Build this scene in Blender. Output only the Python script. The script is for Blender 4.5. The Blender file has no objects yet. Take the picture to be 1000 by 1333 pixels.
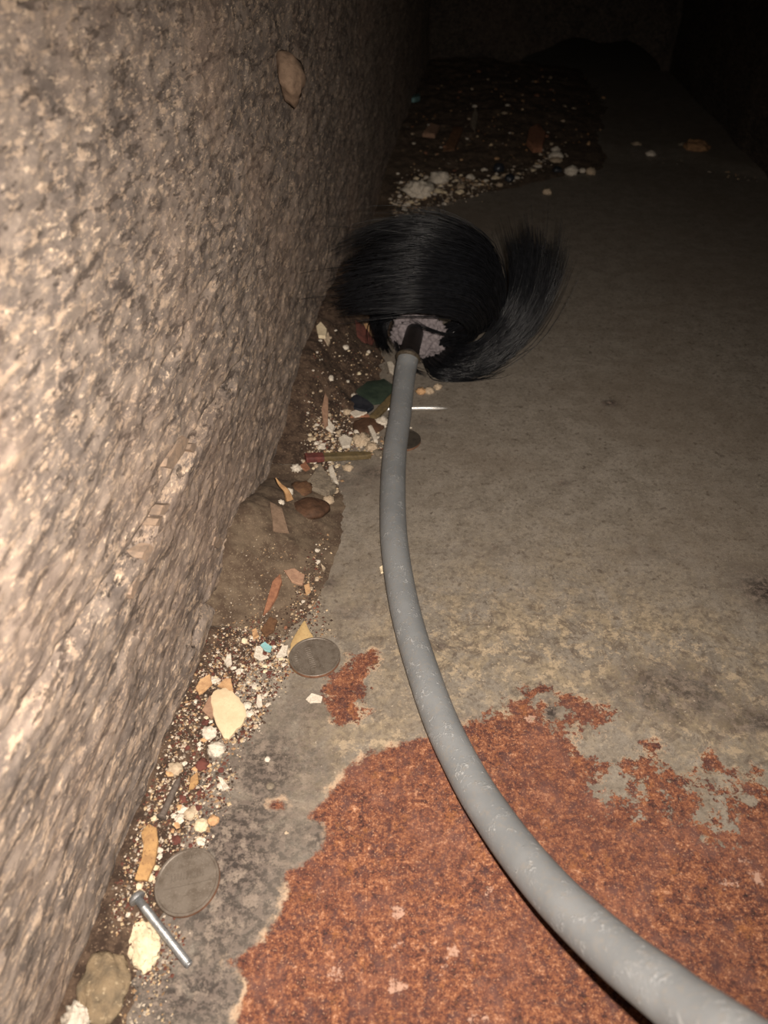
import bpy, bmesh, math, random
import numpy as np
from mathutils import Vector, Matrix, noise as mnoise

# ------------------------------------------------------------------ camera, light, exposure
CAM_H = 0.29                       # phone held 29 cm above the plate (scale from the quarters)
PITCH = math.radians(40.0)
FPX = 1001.0                       # 26 mm-equivalent phone lens, in pixels of a 1000x1333 frame
CP, SP = math.cos(PITCH), math.sin(PITCH)
scene = bpy.context.scene
C = scene.collection
cam_d = bpy.data.cameras.new('phone_camera')
cam_d.sensor_fit = 'VERTICAL'
cam_d.sensor_height = 36.0
cam_d.sensor_width = 27.0
cam_d.lens = FPX / 1333.0 * 36.0
cam_d.clip_start = 0.005
cam_d.dof.use_dof = True
cam_d.dof.focus_distance = 0.38
cam_d.dof.aperture_fstop = 15.0
cam = bpy.data.objects.new('phone_camera', cam_d)
cam.location = (0, 0, CAM_H)
cam.rotation_euler = (math.radians(90) - PITCH, 0, 0)
C.objects.link(cam)
scene.camera = cam

w = bpy.data.worlds.new('cavity_dark')
w.use_nodes = True
w.node_tree.nodes['Background'].inputs[0].default_value = (0.6, 0.55, 0.5, 1)
w.node_tree.nodes['Background'].inputs[1].default_value = 0.002
scene.world = w

# phone flash: a small lamp just right of and above the lens
fl = bpy.data.lights.new('phone_flash', 'SPOT')
fl.energy = 12.5
fl.color = (1.0, 0.89, 0.78)
fl.shadow_soft_size = 0.0022
fl.spot_size = math.radians(116)
fl.spot_blend = 1.0
flo = bpy.data.objects.new('phone_flash', fl)
flo.location = (0.009, 0.0045, CAM_H + 0.006)
aim = Vector((-0.10, CP, -SP - 0.20))
flo.rotation_euler = aim.to_track_quat('-Z', 'Y').to_euler()
C.objects.link(flo)

scene.view_settings.view_transform = 'Standard'
scene.view_settings.look = 'None'
scene.view_settings.exposure = 0.0
scene.view_settings.gamma = 1.0
scene.view_settings.use_curve_mapping = False

rnd = random.Random(7)
nrng = np.random.default_rng(11)

# ------------------------------------------------------------------ geometry helpers
def P(u, v, z=0.0):
    a = (u - 500) / FPX; b = (666.5 - v) / FPX
    t = (CAM_H - z) / (SP - b * CP)
    return Vector((t * a, t * (CP + b * SP), z))

def Q(u, v, Y):
    a = (u - 500) / FPX; b = (666.5 - v) / FPX
    t = Y / (CP + b * SP)
    return Vector((t * a, Y, CAM_H - t * (SP - b * CP)))

def D(u, v, depth):
    a = (u - 500) / FPX; b = (666.5 - v) / FPX
    return Vector((depth * a, depth * (CP + b * SP), CAM_H - depth * (SP - b * CP)))

W0, W1 = -0.117, 0.125             # foot of the left wall: x = W0 + W1*y
def W(u, v):                       # a point on the left wall -> (y, z)
    a = (u - 500) / FPX; b = (666.5 - v) / FPX
    t = W0 / (a - W1 * (CP + b * SP))
    return t * (CP + b * SP), CAM_H - t * (SP - b * CP)

_tab = np.random.default_rng(3).random((256, 256))
def vnoise(x, y, seed=0):
    x = np.asarray(x, float) + seed * 17.31; y = np.asarray(y, float) + seed * 5.77
    xi = np.floor(x).astype(int); yi = np.floor(y).astype(int)
    fx = x - xi; fy = y - yi
    fx = fx * fx * (3 - 2 * fx); fy = fy * fy * (3 - 2 * fy)
    g = lambda i, j: _tab[i & 255, j & 255]
    return (g(xi, yi) * (1 - fx) + g(xi + 1, yi) * fx) * (1 - fy) + (g(xi, yi + 1) * (1 - fx) + g(xi + 1, yi + 1) * fx) * fy
def fbm(x, y, o=4, seed=0):
    s = 0; a = 0.5
    for k in range(o):
        s = s + a * vnoise(x * 2 ** k, y * 2 ** k, seed + k); a *= 0.5
    return s                       # about 0..1, mean 0.47

def mesh_np(name, verts, faces):
    me = bpy.data.meshes.new(name)
    me.from_pydata([tuple(p) for p in verts], [], [tuple(f) for f in faces])
    me.update()
    return me

def add(name, me, mat, parent=None, smooth=True, crisp=False):
    o = bpy.data.objects.new(name, me)
    if mat is not None and not me.materials:
        me.materials.append(mat)
    if smooth:
        me.polygons.foreach_set('use_smooth', [True] * len(me.polygons))
        if crisp: me.set_sharp_from_angle(angle=math.radians(45))
    C.objects.link(o)
    if parent is not None:
        o.parent = parent
    return o

def tag(o, label=None, cat=None, group=None, kind=None):
    if label: o['label'] = label
    if cat: o['category'] = cat
    if group: o['group'] = group
    if kind: o['kind'] = kind
    return o

def empty(name, loc, label, cat, group=None):
    o = bpy.data.objects.new(name, None)
    o.empty_display_size = 0.01
    o.location = loc
    C.objects.link(o)
    return tag(o, label, cat, group)

def grid_mesh(name, X, Y, Z, keep=None):
    n, m = X.shape
    V = np.stack([X, Y, Z], -1).reshape(-1, 3)
    idx = np.arange(n * m).reshape(n, m)
    F = np.stack([idx[:-1, :-1], idx[1:, :-1], idx[1:, 1:], idx[:-1, 1:]], -1).reshape(-1, 4)
    if keep is not None:
        kf = (keep[:-1, :-1] | keep[1:, :-1] | keep[1:, 1:] | keep[:-1, 1:]).reshape(-1)
        F = F[kf]
    me = bpy.data.meshes.new(name)
    me.vertices.add(len(V)); me.vertices.foreach_set('co', V.ravel())
    me.loops.add(F.size); me.loops.foreach_set('vertex_index', F.ravel().astype(np.int32))
    me.polygons.add(len(F)); me.polygons.foreach_set('loop_start', np.arange(0, F.size, 4, dtype=np.int32))
    me.update(calc_edges=True)
    me.validate()
    return me

def attr(me, name, vals):
    a = me.attributes.new(name, 'FLOAT', 'POINT')
    a.data.foreach_set('value', np.asarray(vals, np.float32).ravel())

def sdf_poly(px, py, poly):        # signed distance, positive inside
    poly = np.asarray(poly, float)
    d = np.full(px.shape, 1e9); inside = np.zeros(px.shape, bool)
    n = len(poly)
    for i in range(n):
        x0, y0 = poly[i]; x1, y1 = poly[(i + 1) % n]
        ex, ey = x1 - x0, y1 - y0
        t = np.clip(((px - x0) * ex + (py - y0) * ey) / (ex * ex + ey * ey + 1e-18), 0, 1)
        d = np.minimum(d, np.hypot(px - x0 - t * ex, py - y0 - t * ey))
        c = ((y0 > py) != (y1 > py)) & (px < ex * (py - y0) / (ey + 1e-18) + x0)
        inside ^= c
    return np.where(inside, d, -d)

def gpoly(pts): return [tuple(P(u, v)[:2]) for u, v in pts]

# ------------------------------------------------------------------ node helpers
class NB:
    def __init__(s, name):
        s.m = bpy.data.materials.new(name); s.m.use_nodes = True
        s.t = s.m.node_tree; s.b = s.t.nodes['Principled BSDF']
        s.tc = s.t.nodes.new('ShaderNodeNewGeometry').outputs['Position']
    def L(s, a, b): s.t.links.new(a, b)
    def put(s, sock, v):
        if hasattr(v, 'is_output') or isinstance(v, bpy.types.NodeSocket): s.L(v, sock)
        elif isinstance(v, (tuple, list)) and len(v) == 3 and sock.type == 'RGBA': sock.default_value = (*v, 1)
        else: sock.default_value = v
    def map(s, scale=(1, 1, 1), rot=(0, 0, 0)):
        n = s.t.nodes.new('ShaderNodeMapping'); s.L(s.tc, n.inputs[0])
        n.inputs['Scale'].default_value = scale; n.inputs['Rotation'].default_value = rot
        return n.outputs[0]
    def noise(s, scale, detail=5, rough=0.6, vec=None, dist=0.0, col=False):
        n = s.t.nodes.new('ShaderNodeTexNoise'); s.L(vec or s.tc, n.inputs['Vector'])
        n.inputs['Scale'].default_value = scale; n.inputs['Detail'].default_value = detail
        n.inputs['Roughness'].default_value = rough; n.inputs['Distortion'].default_value = dist
        return n.outputs['Color' if col else 'Fac']
    def vor(s, scale, vec=None, out='Distance', feat='F1'):
        n = s.t.nodes.new('ShaderNodeTexVoronoi'); n.feature = feat
        s.L(vec or s.tc, n.inputs['Vector']); n.inputs['Scale'].default_value = scale
        return n.outputs[out]
    def ramp(s, f, stops):
        n = s.t.nodes.new('ShaderNodeValToRGB'); s.L(f, n.inputs[0])
        e = n.color_ramp.elements
        while len(e) < len(stops): e.new(0.5)
        for k, (p, c) in enumerate(stops):
            e[k].position = p; e[k].color = (*c, 1) if isinstance(c, tuple) else (c, c, c, 1)
        return n.outputs[0]
    def mix(s, f, a, b, mode='MIX'):
        n = s.t.nodes.new('ShaderNodeMix'); n.data_type = 'RGBA'; n.blend_type = mode
        s.put(n.inputs[0], f); s.put(n.inputs[6], a); s.put(n.inputs[7], b)
        return n.outputs[2]
    def math(s, op, a, b=None, c=None, clamp=False):
        n = s.t.nodes.new('ShaderNodeMath'); n.operation = op; n.use_clamp = clamp
        s.put(n.inputs[0], a)
        if b is not None: s.put(n.inputs[1], b)
        if c is not None: s.put(n.inputs[2], c)
        return n.outputs[0]
    def step(s, f, lo, hi):
        n = s.t.nodes.new('ShaderNodeMapRange'); n.interpolation_type = 'SMOOTHSTEP'
        s.put(n.inputs[0], f); n.inputs[1].default_value = lo; n.inputs[2].default_value = hi
        return n.outputs[0]
    def at(s, name, out='Fac'):
        n = s.t.nodes.new('ShaderNodeAttribute'); n.attribute_name = name
        return n.outputs[out]
    def bump(s, h, dist, strength=1.0, prev=None):
        n = s.t.nodes.new('ShaderNodeBump'); s.L(h, n.inputs['Height'])
        n.inputs['Distance'].default_value = dist; n.inputs['Strength'].default_value = strength
        if prev is not None: s.L(prev, n.inputs['Normal'])
        return n.outputs[0]
    def done(s, col, rough=0.85, bump=None, metal=0.0, spec=0.35):
        s.put(s.b.inputs['Base Color'], col); s.put(s.b.inputs['Roughness'], rough)
        s.b.inputs['Metallic'].default_value = metal
        s.b.inputs['Specular IOR Level'].default_value = spec
        if bump is not None: s.L(bump, s.b.inputs['Normal'])
        return s.m

# ------------------------------------------------------------------ materials
def mat_floor():
    n = NB('worn_painted_plate')
    rust, grime, patina, rough_r = n.at('rust'), n.at('grime'), n.at('patina'), n.at('ragged')
    big, mid, fine, vf = n.noise(16, 4), n.noise(75, 6, 0.65), n.noise(340, 6, 0.7), n.noise(1300, 3, 0.6)
    # grey-olive paint
    paint = n.mix(n.step(mid, 0.34, 0.66), (0.215, 0.189, 0.158), (0.160, 0.138, 0.112))
    paint = n.mix(n.math('MULTIPLY', n.step(fine, 0.50, 0.62), 0.5), paint, (0.092, 0.076, 0.061))
    paint = n.mix(n.math('MULTIPLY', n.step(n.noise(520, 6, 0.8), 0.52, 0.62), 0.45), paint, (0.32, 0.275, 0.215))
    paint = n.mix(n.math('MULTIPLY', n.step(n.noise(1500, 3, 0.7), 0.50, 0.64), 0.4), paint, (0.075, 0.060, 0.048))
    paint = n.mix(n.math('MULTIPLY', n.step(n.noise(170, 9, 0.8, dist=0.3), 0.575, 0.615), 0.7), paint, (0.070, 0.055, 0.044))
    paint = n.mix(n.math('MULTIPLY', n.step(n.noise(7, 5, 0.6, dist=0.5), 0.46, 0.64), 0.35), paint, (0.135, 0.105, 0.078))
    pat = n.math('MULTIPLY', patina, n.step(n.noise(48, 8, 0.75, dist=0.6), 0.40, 0.62))
    paint = n.mix(n.math('MULTIPLY', pat, 0.7), paint, n.mix(n.step(fine, 0.44, 0.58), (0.262, 0.205, 0.130), (0.150, 0.116, 0.078)))
    tan = n.math('MULTIPLY', patina, n.step(n.noise(130, 8, 0.8), 0.51, 0.59))
    paint = n.mix(n.math('MULTIPLY', n.math('MULTIPLY', tan, patina), 0.75), paint, (0.37, 0.29, 0.195))
    drk = n.math('MULTIPLY', patina, n.step(n.noise(85, 8, 0.8, dist=0.8), 0.52, 0.60))
    paint = n.mix(n.math('MULTIPLY', drk, 0.75), paint, (0.090, 0.069, 0.054))
    # dark grime with mottled lichen-like pale speckle
    gk = n.math('MULTIPLY', grime, n.step(n.math('ADD', n.noise(55, 8, 0.78, dist=0.6), n.math('MULTIPLY', grime, 0.20)), 0.46, 0.64))
    paint = n.mix(gk, paint, n.mix(n.step(fine, 0.45, 0.56), (0.036, 0.028, 0.024), (0.118, 0.092, 0.077)))
    mot = n.math('MULTIPLY', grime, n.step(n.noise(140, 8, 0.8), 0.50, 0.60))
    paint = n.mix(n.math('MULTIPLY', mot, 0.8), paint, (0.235, 0.188, 0.150))
    sp = n.step(n.noise(700, 2, 0.5), 0.68, 0.76)
    paint = n.mix(n.math('MULTIPLY', sp, n.math('ADD', n.math('MULTIPLY', patina, 0.6), 0.15)), paint, (0.48, 0.40, 0.31))
    # rust
    rn = n.math('ADD', n.math('MULTIPLY', n.noise(640, 7, 0.82), 0.55), n.math('MULTIPLY', n.noise(190, 7, 0.8, dist=0.3), 0.45))
    rc = n.ramp(rn, [(0.40, (0.022, 0.012, 0.012)), (0.46, (0.085, 0.032, 0.023)), (0.50, (0.150, 0.054, 0.031)), (0.55, (0.255, 0.100, 0.046)), (0.62, (0.52, 0.30, 0.19))])
    rc = n.mix(n.math('MULTIPLY', n.step(n.noise(150, 7, 0.8), 0.51, 0.59), 0.72), rc, (0.062, 0.031, 0.031))
    rc = n.mix(n.math('MULTIPLY', n.step(n.noise(38, 6, 0.7), 0.48, 0.62), 0.25), rc, (0.235, 0.110, 0.080))
    rc = n.mix(n.math('MULTIPLY', n.step(n.noise(90, 7, 0.8), 0.55, 0.66), 0.45), rc, (0.34, 0.135, 0.040))
    rc = n.mix(n.math('MULTIPLY', n.step(vf, 0.60, 0.68), 0.6), rc, (0.55, 0.31, 0.19))
    rc = n.mix(n.math('MULTIPLY', n.step(n.noise(62, 7, 0.75), 0.52, 0.62), 0.55), rc, n.mix(0.35, rc, (0.050, 0.024, 0.024)))
    rc = n.mix(n.math('MULTIPLY', n.step(n.noise(20, 4, 0.6), 0.44, 0.60), 0.40), rc, n.mix(0.6, rc, (0.105, 0.042, 0.030)))
    # ragged border: signed distance plus noise, in metres
    edge_n = n.math('SUBTRACT', n.noise(120, 9, 0.78), 0.5)
    amp = n.math('ADD', 0.014, n.math('MULTIPLY', rough_r, 0.12))
    sd = n.math('ADD', rust, n.math('MULTIPLY', edge_n, amp))
    rm = n.step(sd, -0.0010, 0.0012)
    rim = n.math('MULTIPLY', n.step(sd, -0.0030, -0.0004), n.step(n.noise(90, 4, 0.6), 0.44, 0.60))
    col = n.mix(n.math('MULTIPLY', rim, 0.8), paint, (0.46, 0.33, 0.22))
    col = n.mix(rm, col, rc)
    isl = n.at('island')
    im = n.math('MULTIPLY', n.step(n.math('ADD', isl, n.math('MULTIPLY', n.math('SUBTRACT', n.noise(330, 7, 0.8), 0.52), 0.012)), -0.0002, 0.0008), 0.9)
    col = n.mix(n.math('MULTIPLY', im, rm), col, (0.42, 0.26, 0.19))
    h = n.math('ADD', n.math('MULTIPLY', n.math('SUBTRACT', 1.0, rm), 0.55), n.math('MULTIPLY', rn, n.math('ADD', 0.18, n.math('MULTIPLY', rm, 0.9))))
    h = n.math('ADD', h, n.math('MULTIPLY', fine, n.math('ADD', 0.15, n.math('MULTIPLY', grime, 0.6))))
    rgh = n.mix(rm, (0.62, 0.62, 0.62), (0.9, 0.9, 0.9))
    return n.done(col, rgh, n.bump(h, 0.0009, 0.9), spec=0.3)

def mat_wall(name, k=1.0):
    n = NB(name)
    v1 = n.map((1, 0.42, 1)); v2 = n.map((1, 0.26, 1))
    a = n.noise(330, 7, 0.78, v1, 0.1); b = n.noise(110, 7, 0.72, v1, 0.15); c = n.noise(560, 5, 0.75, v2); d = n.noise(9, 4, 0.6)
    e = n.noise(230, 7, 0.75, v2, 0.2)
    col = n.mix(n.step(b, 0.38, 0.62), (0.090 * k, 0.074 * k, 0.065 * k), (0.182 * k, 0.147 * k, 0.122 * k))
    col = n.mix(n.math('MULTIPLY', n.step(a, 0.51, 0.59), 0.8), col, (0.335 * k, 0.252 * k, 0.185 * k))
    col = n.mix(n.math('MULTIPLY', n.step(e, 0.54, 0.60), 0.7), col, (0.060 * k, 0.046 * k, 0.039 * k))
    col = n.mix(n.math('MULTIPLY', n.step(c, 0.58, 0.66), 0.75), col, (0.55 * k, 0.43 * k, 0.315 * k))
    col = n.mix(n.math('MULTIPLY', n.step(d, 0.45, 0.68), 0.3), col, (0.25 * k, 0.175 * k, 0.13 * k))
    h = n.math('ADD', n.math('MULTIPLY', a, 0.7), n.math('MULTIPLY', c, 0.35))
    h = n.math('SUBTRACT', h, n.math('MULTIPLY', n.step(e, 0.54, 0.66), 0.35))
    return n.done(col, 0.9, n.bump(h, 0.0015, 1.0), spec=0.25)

def mat_simple(name, c1, c2, scale=300, rough=0.85, bump=0.0006, lo=0.4, hi=0.62, spec=0.3, metal=0.0, c3=None, s3=900):
    n = NB(name)
    col = n.mix(n.step(n.noise(scale, 6, 0.7), lo, hi), c1, c2)
    if c3: col = n.mix(n.step(n.noise(s3, 4, 0.7), 0.56, 0.68), col, c3)
    return n.done(col, rough, n.bump(n.noise(scale * 2.2, 6, 0.7), bump, 0.8) if bump else None, metal, spec)

M = {}
M['floor'] = mat_floor()
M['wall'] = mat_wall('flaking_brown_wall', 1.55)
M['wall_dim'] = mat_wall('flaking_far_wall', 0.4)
M['dirt'] = mat_simple('brown_dirt', (0.036, 0.022, 0.015), (0.092, 0.060, 0.040), 140, 0.95, 0.0016, c3=(0.19, 0.13, 0.088), s3=700)
M['dust'] = mat_simple('brown_dust', (0.066, 0.044, 0.030), (0.125, 0.092, 0.063), 70, 0.97, 0.0008, c3=(0.20, 0.15, 0.10), s3=900)
M['far_dirt'] = mat_simple('dark_far_dirt', (0.060, 0.042, 0.029), (0.125, 0.088, 0.060), 90, 0.95, 0.003)
M['cream'] = mat_simple('cream_paint', (0.60, 0.475, 0.31), (0.54, 0.42, 0.27), 160, 0.75, 0.0002, c3=(0.48, 0.37, 0.24), s3=1500)
M['ochre'] = mat_simple('ochre_paint', (0.44, 0.31, 0.145), (0.38, 0.26, 0.12), 160, 0.75, 0.0002, c3=(0.25, 0.17, 0.09), s3=800)
M['orange'] = mat_simple('orange_paint', (0.38, 0.225, 0.095), (0.27, 0.155, 0.07), 250, 0.8, 0.0003, c3=(0.16, 0.08, 0.04), s3=900)
M['tan'] = mat_simple('tan_chip', (0.50, 0.31, 0.16), (0.36, 0.21, 0.11), 260, 0.85, 0.0004)
M['pink'] = mat_simple('pinkish_clay', (0.31, 0.19, 0.125), (0.23, 0.135, 0.090), 260, 0.9, 0.0004)
M['terracotta'] = mat_simple('terracotta', (0.27, 0.125, 0.070), (0.19, 0.085, 0.050), 300, 0.9, 0.0005)
M['wallchip'] = mat_simple('wall_flake', (0.30, 0.215, 0.155), (0.20, 0.15, 0.115), 260, 0.9, 0.0006)
M['white'] = mat_simple('white_plaster', (0.62, 0.56, 0.47), (0.50, 0.44, 0.36), 500, 0.95, 0.0006, c3=(0.36, 0.29, 0.22), s3=1100)
M['buff'] = mat_simple('buff_mortar', (0.48, 0.38, 0.27), (0.34, 0.26, 0.18), 500, 0.95, 0.0007)
M['lumpwhite'] = mat_simple('creamy_plaster', (0.66, 0.56, 0.39), (0.56, 0.46, 0.31), 400, 0.95, 0.0006, c3=(0.40, 0.30, 0.19), s3=1000)
M['turq'] = mat_simple('turquoise_paint', (0.19, 0.38, 0.39), (0.26, 0.44, 0.43), 300, 0.7, 0.0002)
M['maroon'] = mat_simple('maroon_chip', (0.12, 0.040, 0.030), (0.075, 0.028, 0.022), 300, 0.85, 0.0003)
M['brown'] = mat_simple('brown_husk', (0.085, 0.043, 0.024), (0.050, 0.026, 0.015), 120, 0.75, 0.0008, spec=0.3)
M['bark'] = mat_simple('brown_bark', (0.13, 0.068, 0.034), (0.080, 0.040, 0.022), 240, 0.8, 0.0005)
M['bark2'] = mat_simple('dusty_clay', (0.20, 0.135, 0.092), (0.15, 0.100, 0.068), 240, 0.9, 0.0005)
M['stick'] = mat_simple('olive_stick', (0.120, 0.086, 0.040), (0.082, 0.060, 0.030), 220, 0.7, 0.0003)
M['red'] = mat_simple('faded_red', (0.125, 0.036, 0.029), (0.085, 0.028, 0.024), 260, 0.7, 0.0003)
M['splinter'] = mat_simple('pale_splinter', (0.36, 0.215, 0.10), (0.25, 0.14, 0.065), 260, 0.8, 0.0003)
M['green'] = mat_simple('green_glass', (0.038, 0.054, 0.038), (0.024, 0.036, 0.027), 130, 0.30, 0.0002, spec=0.5)
M['navy'] = mat_simple('navy_shard', (0.016, 0.018, 0.024), (0.028, 0.030, 0.036), 150, 0.35, 0.0003, spec=0.5)
M['greystone'] = mat_simple('grey_stone', (0.20, 0.165, 0.125), (0.12, 0.098, 0.075), 260, 0.95, 0.0008, c3=(0.33, 0.27, 0.18))
M['moss'] = mat_simple('mossy_stone', (0.21, 0.155, 0.095), (0.135, 0.105, 0.070), 110, 0.95, 0.0016, c3=(0.32, 0.25, 0.16), s3=420)
M['rock'] = mat_simple('brown_rock', (0.30, 0.17, 0.085), (0.20, 0.11, 0.055), 130, 0.95, 0.001)
M['steel'] = mat_simple('zinc_steel', (0.42, 0.43, 0.44), (0.30, 0.31, 0.32), 500, 0.38, 0.0002, metal=0.75, spec=0.5)
M['bright'] = mat_simple('bright_steel', (0.72, 0.71, 0.68), (0.62, 0.60, 0.57), 500, 0.32, 0.0001, metal=0.6, spec=0.6)
M['rustynail'] = mat_simple('dull_iron', (0.115, 0.092, 0.078), (0.075, 0.058, 0.048), 500, 0.8, 0.0004)
M['coin'] = mat_simple('tarnished_coin', (0.150, 0.126, 0.103), (0.100, 0.080, 0.062), 130, 0.5, 0.00025, metal=0.3, spec=0.5, c3=(0.20, 0.17, 0.14), s3=1300)
M['coin_dark'] = mat_simple('dark_coin', (0.060, 0.050, 0.040), (0.040, 0.033, 0.027), 240, 0.5, 0.00015, metal=0.2, spec=0.5)
M['copper'] = mat_simple('copper_edge', (0.24, 0.125, 0.075), (0.16, 0.08, 0.05), 400, 0.55, 0.0001, metal=0.3)
M['socket'] = mat_simple('black_socket', (0.010, 0.008, 0.008), (0.018, 0.013, 0.012), 200, 0.5, 0.0001, spec=0.5)
M['ring'] = mat_simple('brass_ring', (0.20, 0.165, 0.125), (0.14, 0.11, 0.08), 500, 0.35, 0.0001, metal=0.7, spec=0.5)
M['lint'] = mat_simple('grey_lint', (0.235, 0.205, 0.212), (0.155, 0.135, 0.142), 420, 1.0, 0.0008)
M['bristle'] = mat_simple('black_bristle', (0.0045, 0.0048, 0.0058), (0.0085, 0.009, 0.011), 300, 0.33, 0.0, spec=0.26)
def mat_rod():
    n = NB('grey_plastic_rod')
    a = n.noise(40, 5, 0.6); b = n.noise(420, 5, 0.75)
    ln = n.math('ABSOLUTE', n.math('SUBTRACT', n.noise(210, 2, 0.5, n.map((1, 0.45, 1), (0.4, 0.2, 0.6)), 0.8), 0.5))
    ln2 = n.math('ABSOLUTE', n.math('SUBTRACT', n.noise(330, 2, 0.5, n.map((0.5, 1, 1), (0.1, 0.5, -0.5)), 0.6), 0.5))
    sc2 = n.math('MULTIPLY', n.step(n.math('MINIMUM', ln, ln2), 0.018, 0.004), n.step(n.noise(150, 4, 0.7), 0.49, 0.57))
    col = n.mix(n.step(a, 0.38, 0.62), (0.150, 0.158, 0.164), (0.180, 0.188, 0.194))
    col = n.mix(n.math('MULTIPLY', n.step(b, 0.50, 0.64), 0.5), col, (0.20, 0.182, 0.160))
    col = n.mix(n.math('MULTIPLY', sc2, 0.65), col, (0.34, 0.345, 0.345))
    return n.done(col, 0.55, n.bump(n.math('ADD', n.math('MULTIPLY', b, 0.5), sc2), 0.00025, 0.7), spec=0.4)
M['rod'] = mat_rod()
def mat_tint():
    n = NB('mixed_crumbs')
    c = n.at('tint', 'Color')
    return n.done(n.mix(n.math('MULTIPLY', n.step(n.noise(900, 4, 0.7), 0.45, 0.65), 0.35), c, (0.12, 0.085, 0.06)), 0.95, n.bump(n.noise(1500, 4, 0.7), 0.0004), spec=0.25)
M['tint'] = mat_tint()

# ------------------------------------------------------------------ floor plate
ys = np.concatenate([np.arange(-0.12, 0.06, 0.006), np.arange(0.06, 0.46, 0.0022), np.arange(0.46, 1.0, 0.006), np.arange(1.0, 2.31, 0.02)])
xs = np.concatenate([np.arange(-0.16, 0.27, 0.0025), np.arange(0.27, 0.66, 0.008)])
X, Y = np.meshgrid(xs, ys, indexing='ij')
Zf = (fbm(X * 9, Y * 9, 3, 2) - 0.45) * 0.0016
ledge = np.interp(X, [0.2, 0.30, 0.38, 0.47, 0.6], [1.30, 1.055, 1.06, 0.96, 0.86])   # far plate laps over the near one
Zf = Zf + 0.0035 * np.clip((Y - ledge) / 0.03, 0, 1) * np.clip((X - 0.25) / 0.05, 0, 1)
RUST = [
    [(296, 1350), (318, 1300), (322, 1275), (298, 1250), (318, 1243), (345, 1222), (372, 1168), (374, 1132), (412, 1112), (432, 1086),
     (404, 1062), (440, 1018), (466, 988), (500, 975), (545, 962), (606, 944), (650, 922), (676, 905), (690, 893), (742, 906), (788, 921), (800, 934),
     (766, 946), (722, 946), (744, 966), (770, 985), (800, 1003), (845, 985), (880, 1003), (905, 1035), (950, 1050), (1005, 1028), (1060, 1060), (1105, 1130), (1085, 1220), (1010, 1330), (890, 1400), (650, 1440), (450, 1430), (330, 1390)],
    [(424, 884), (448, 868), (462, 852), (488, 848), (494, 864), (474, 878), (472, 902), (476, 926), (456, 944), (436, 940), (420, 912)],
    [(920, 977), (930, 975), (936, 992), (930, 1006), (922, 1004)],
    [(836, 962), (848, 958), (852, 970), (842, 974)],
    [(352, 1043), (364, 1040), (372, 1046), (364, 1054), (354, 1052)],
    [(935, 1018), (990, 1012), (1010, 1040), (960, 1046)],
]
sd = np.full(X.shape, -1.0)
for poly in RUST: sd = np.maximum(sd, sdf_poly(X, Y, gpoly(poly)))
# bare-paint bays left inside the rust
for poly in [[(700, 902), (716, 898), (732, 912), (728, 938), (708, 938), (700, 920)], [(770, 1010), (800, 1000), (830, 1020), (815, 1050), (780, 1040)],
             [(895, 1040), (940, 1050), (945, 1072), (905, 1072)]]:
    sd = np.minimum(sd, -sdf_poly(X, Y, gpoly(poly)))
isl = np.full(X.shape, -1.0)
for u, v, ru, rv in [(518, 1188, 12, 9), (590, 1240, 8, 11), (516, 1285, 13, 11), (580, 1262, 6, 9), (637, 1162, 6, 10), (790, 1030, 7, 5), (948, 1152, 12, 6), (985, 1142, 9, 12), (968, 1120, 6, 4), (622, 1325, 12, 7), (520, 1230, 8, 5), (438, 1268, 10, 9), (690, 935, 10, 5)]:
    c = P(u, v); e = P(u + ru, v); g = P(u, v - rv)
    rx, ry = e.x - c.x, g.y - c.y
    q = np.hypot((X - c.x) / rx, (Y - c.y) / ry)
    isl = np.maximum(isl, (1 - q) * min(rx, ry))
def blob(u, v, ru, rv, p=1.0):
    c = P(u, v); rx = P(u + ru, v).x - c.x; ry = P(u, v - rv).y - c.y
    return np.exp(-(((X - c.x) / rx) ** 2 + ((Y - c.y) / ry) ** 2) * p)
gr = np.zeros(X.shape)
for a in [(300, 1120, 110, 190, 1.0), (250, 1290, 130, 70, 1.0), (345, 1000, 90, 70, .9), (430, 1090, 60, 40, .9), (400, 930, 50, 40, .55), (880, 905, 90, 40, .85), (1000, 770, 45, 28, 1.0), (980, 940, 60, 25, .8),
          (600, 950, 50, 20, .9), (795, 525, 13, 4, 1.25), (440, 620, 70, 25, .55), (490, 615, 45, 10, .7), (560, 550, 22, 9, .6), (430, 760, 11, 10, .75), (455, 800, 30, 15, .55), (735, 628, 14, 5, .7), (640, 720, 50, 14, .3), (860, 720, 60, 12, .35), (575, 842, 8, 4, 1.2), (715, 925, 18, 20, 1.1)]:
    gr = np.maximum(gr, a[4] * blob(*a[:4]))
pa = np.clip(blob(800, 850, 240, 70) * 1.0 + blob(560, 850, 200, 90) * .6 + blob(980, 960, 160, 80) * .9 + blob(470, 970, 90, 40) * .9 + blob(700, 730, 300, 60) * .30 + blob(410, 1040, 40, 35) * .5 + blob(660, 960, 80, 30) * .5, 0, 1)
rg = np.clip(blob(880, 1040, 160, 60) + blob(980, 1150, 60, 80) * .7 + blob(720, 930, 90, 40) * .45 + blob(470, 900, 45, 50) * .35, 0, 1)
fme = grid_mesh('floor', X, Y, Zf)
attr(fme, 'rust', np.clip(sd, -0.05, 0.05)); attr(fme, 'island', np.clip(isl, -0.05, 0.05))
attr(fme, 'grime', gr); attr(fme, 'patina', pa); attr(fme, 'ragged', rg)
tag(add('floor', fme, M['floor']), 'grey painted plate with a large rust patch', kind='structure')

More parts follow.
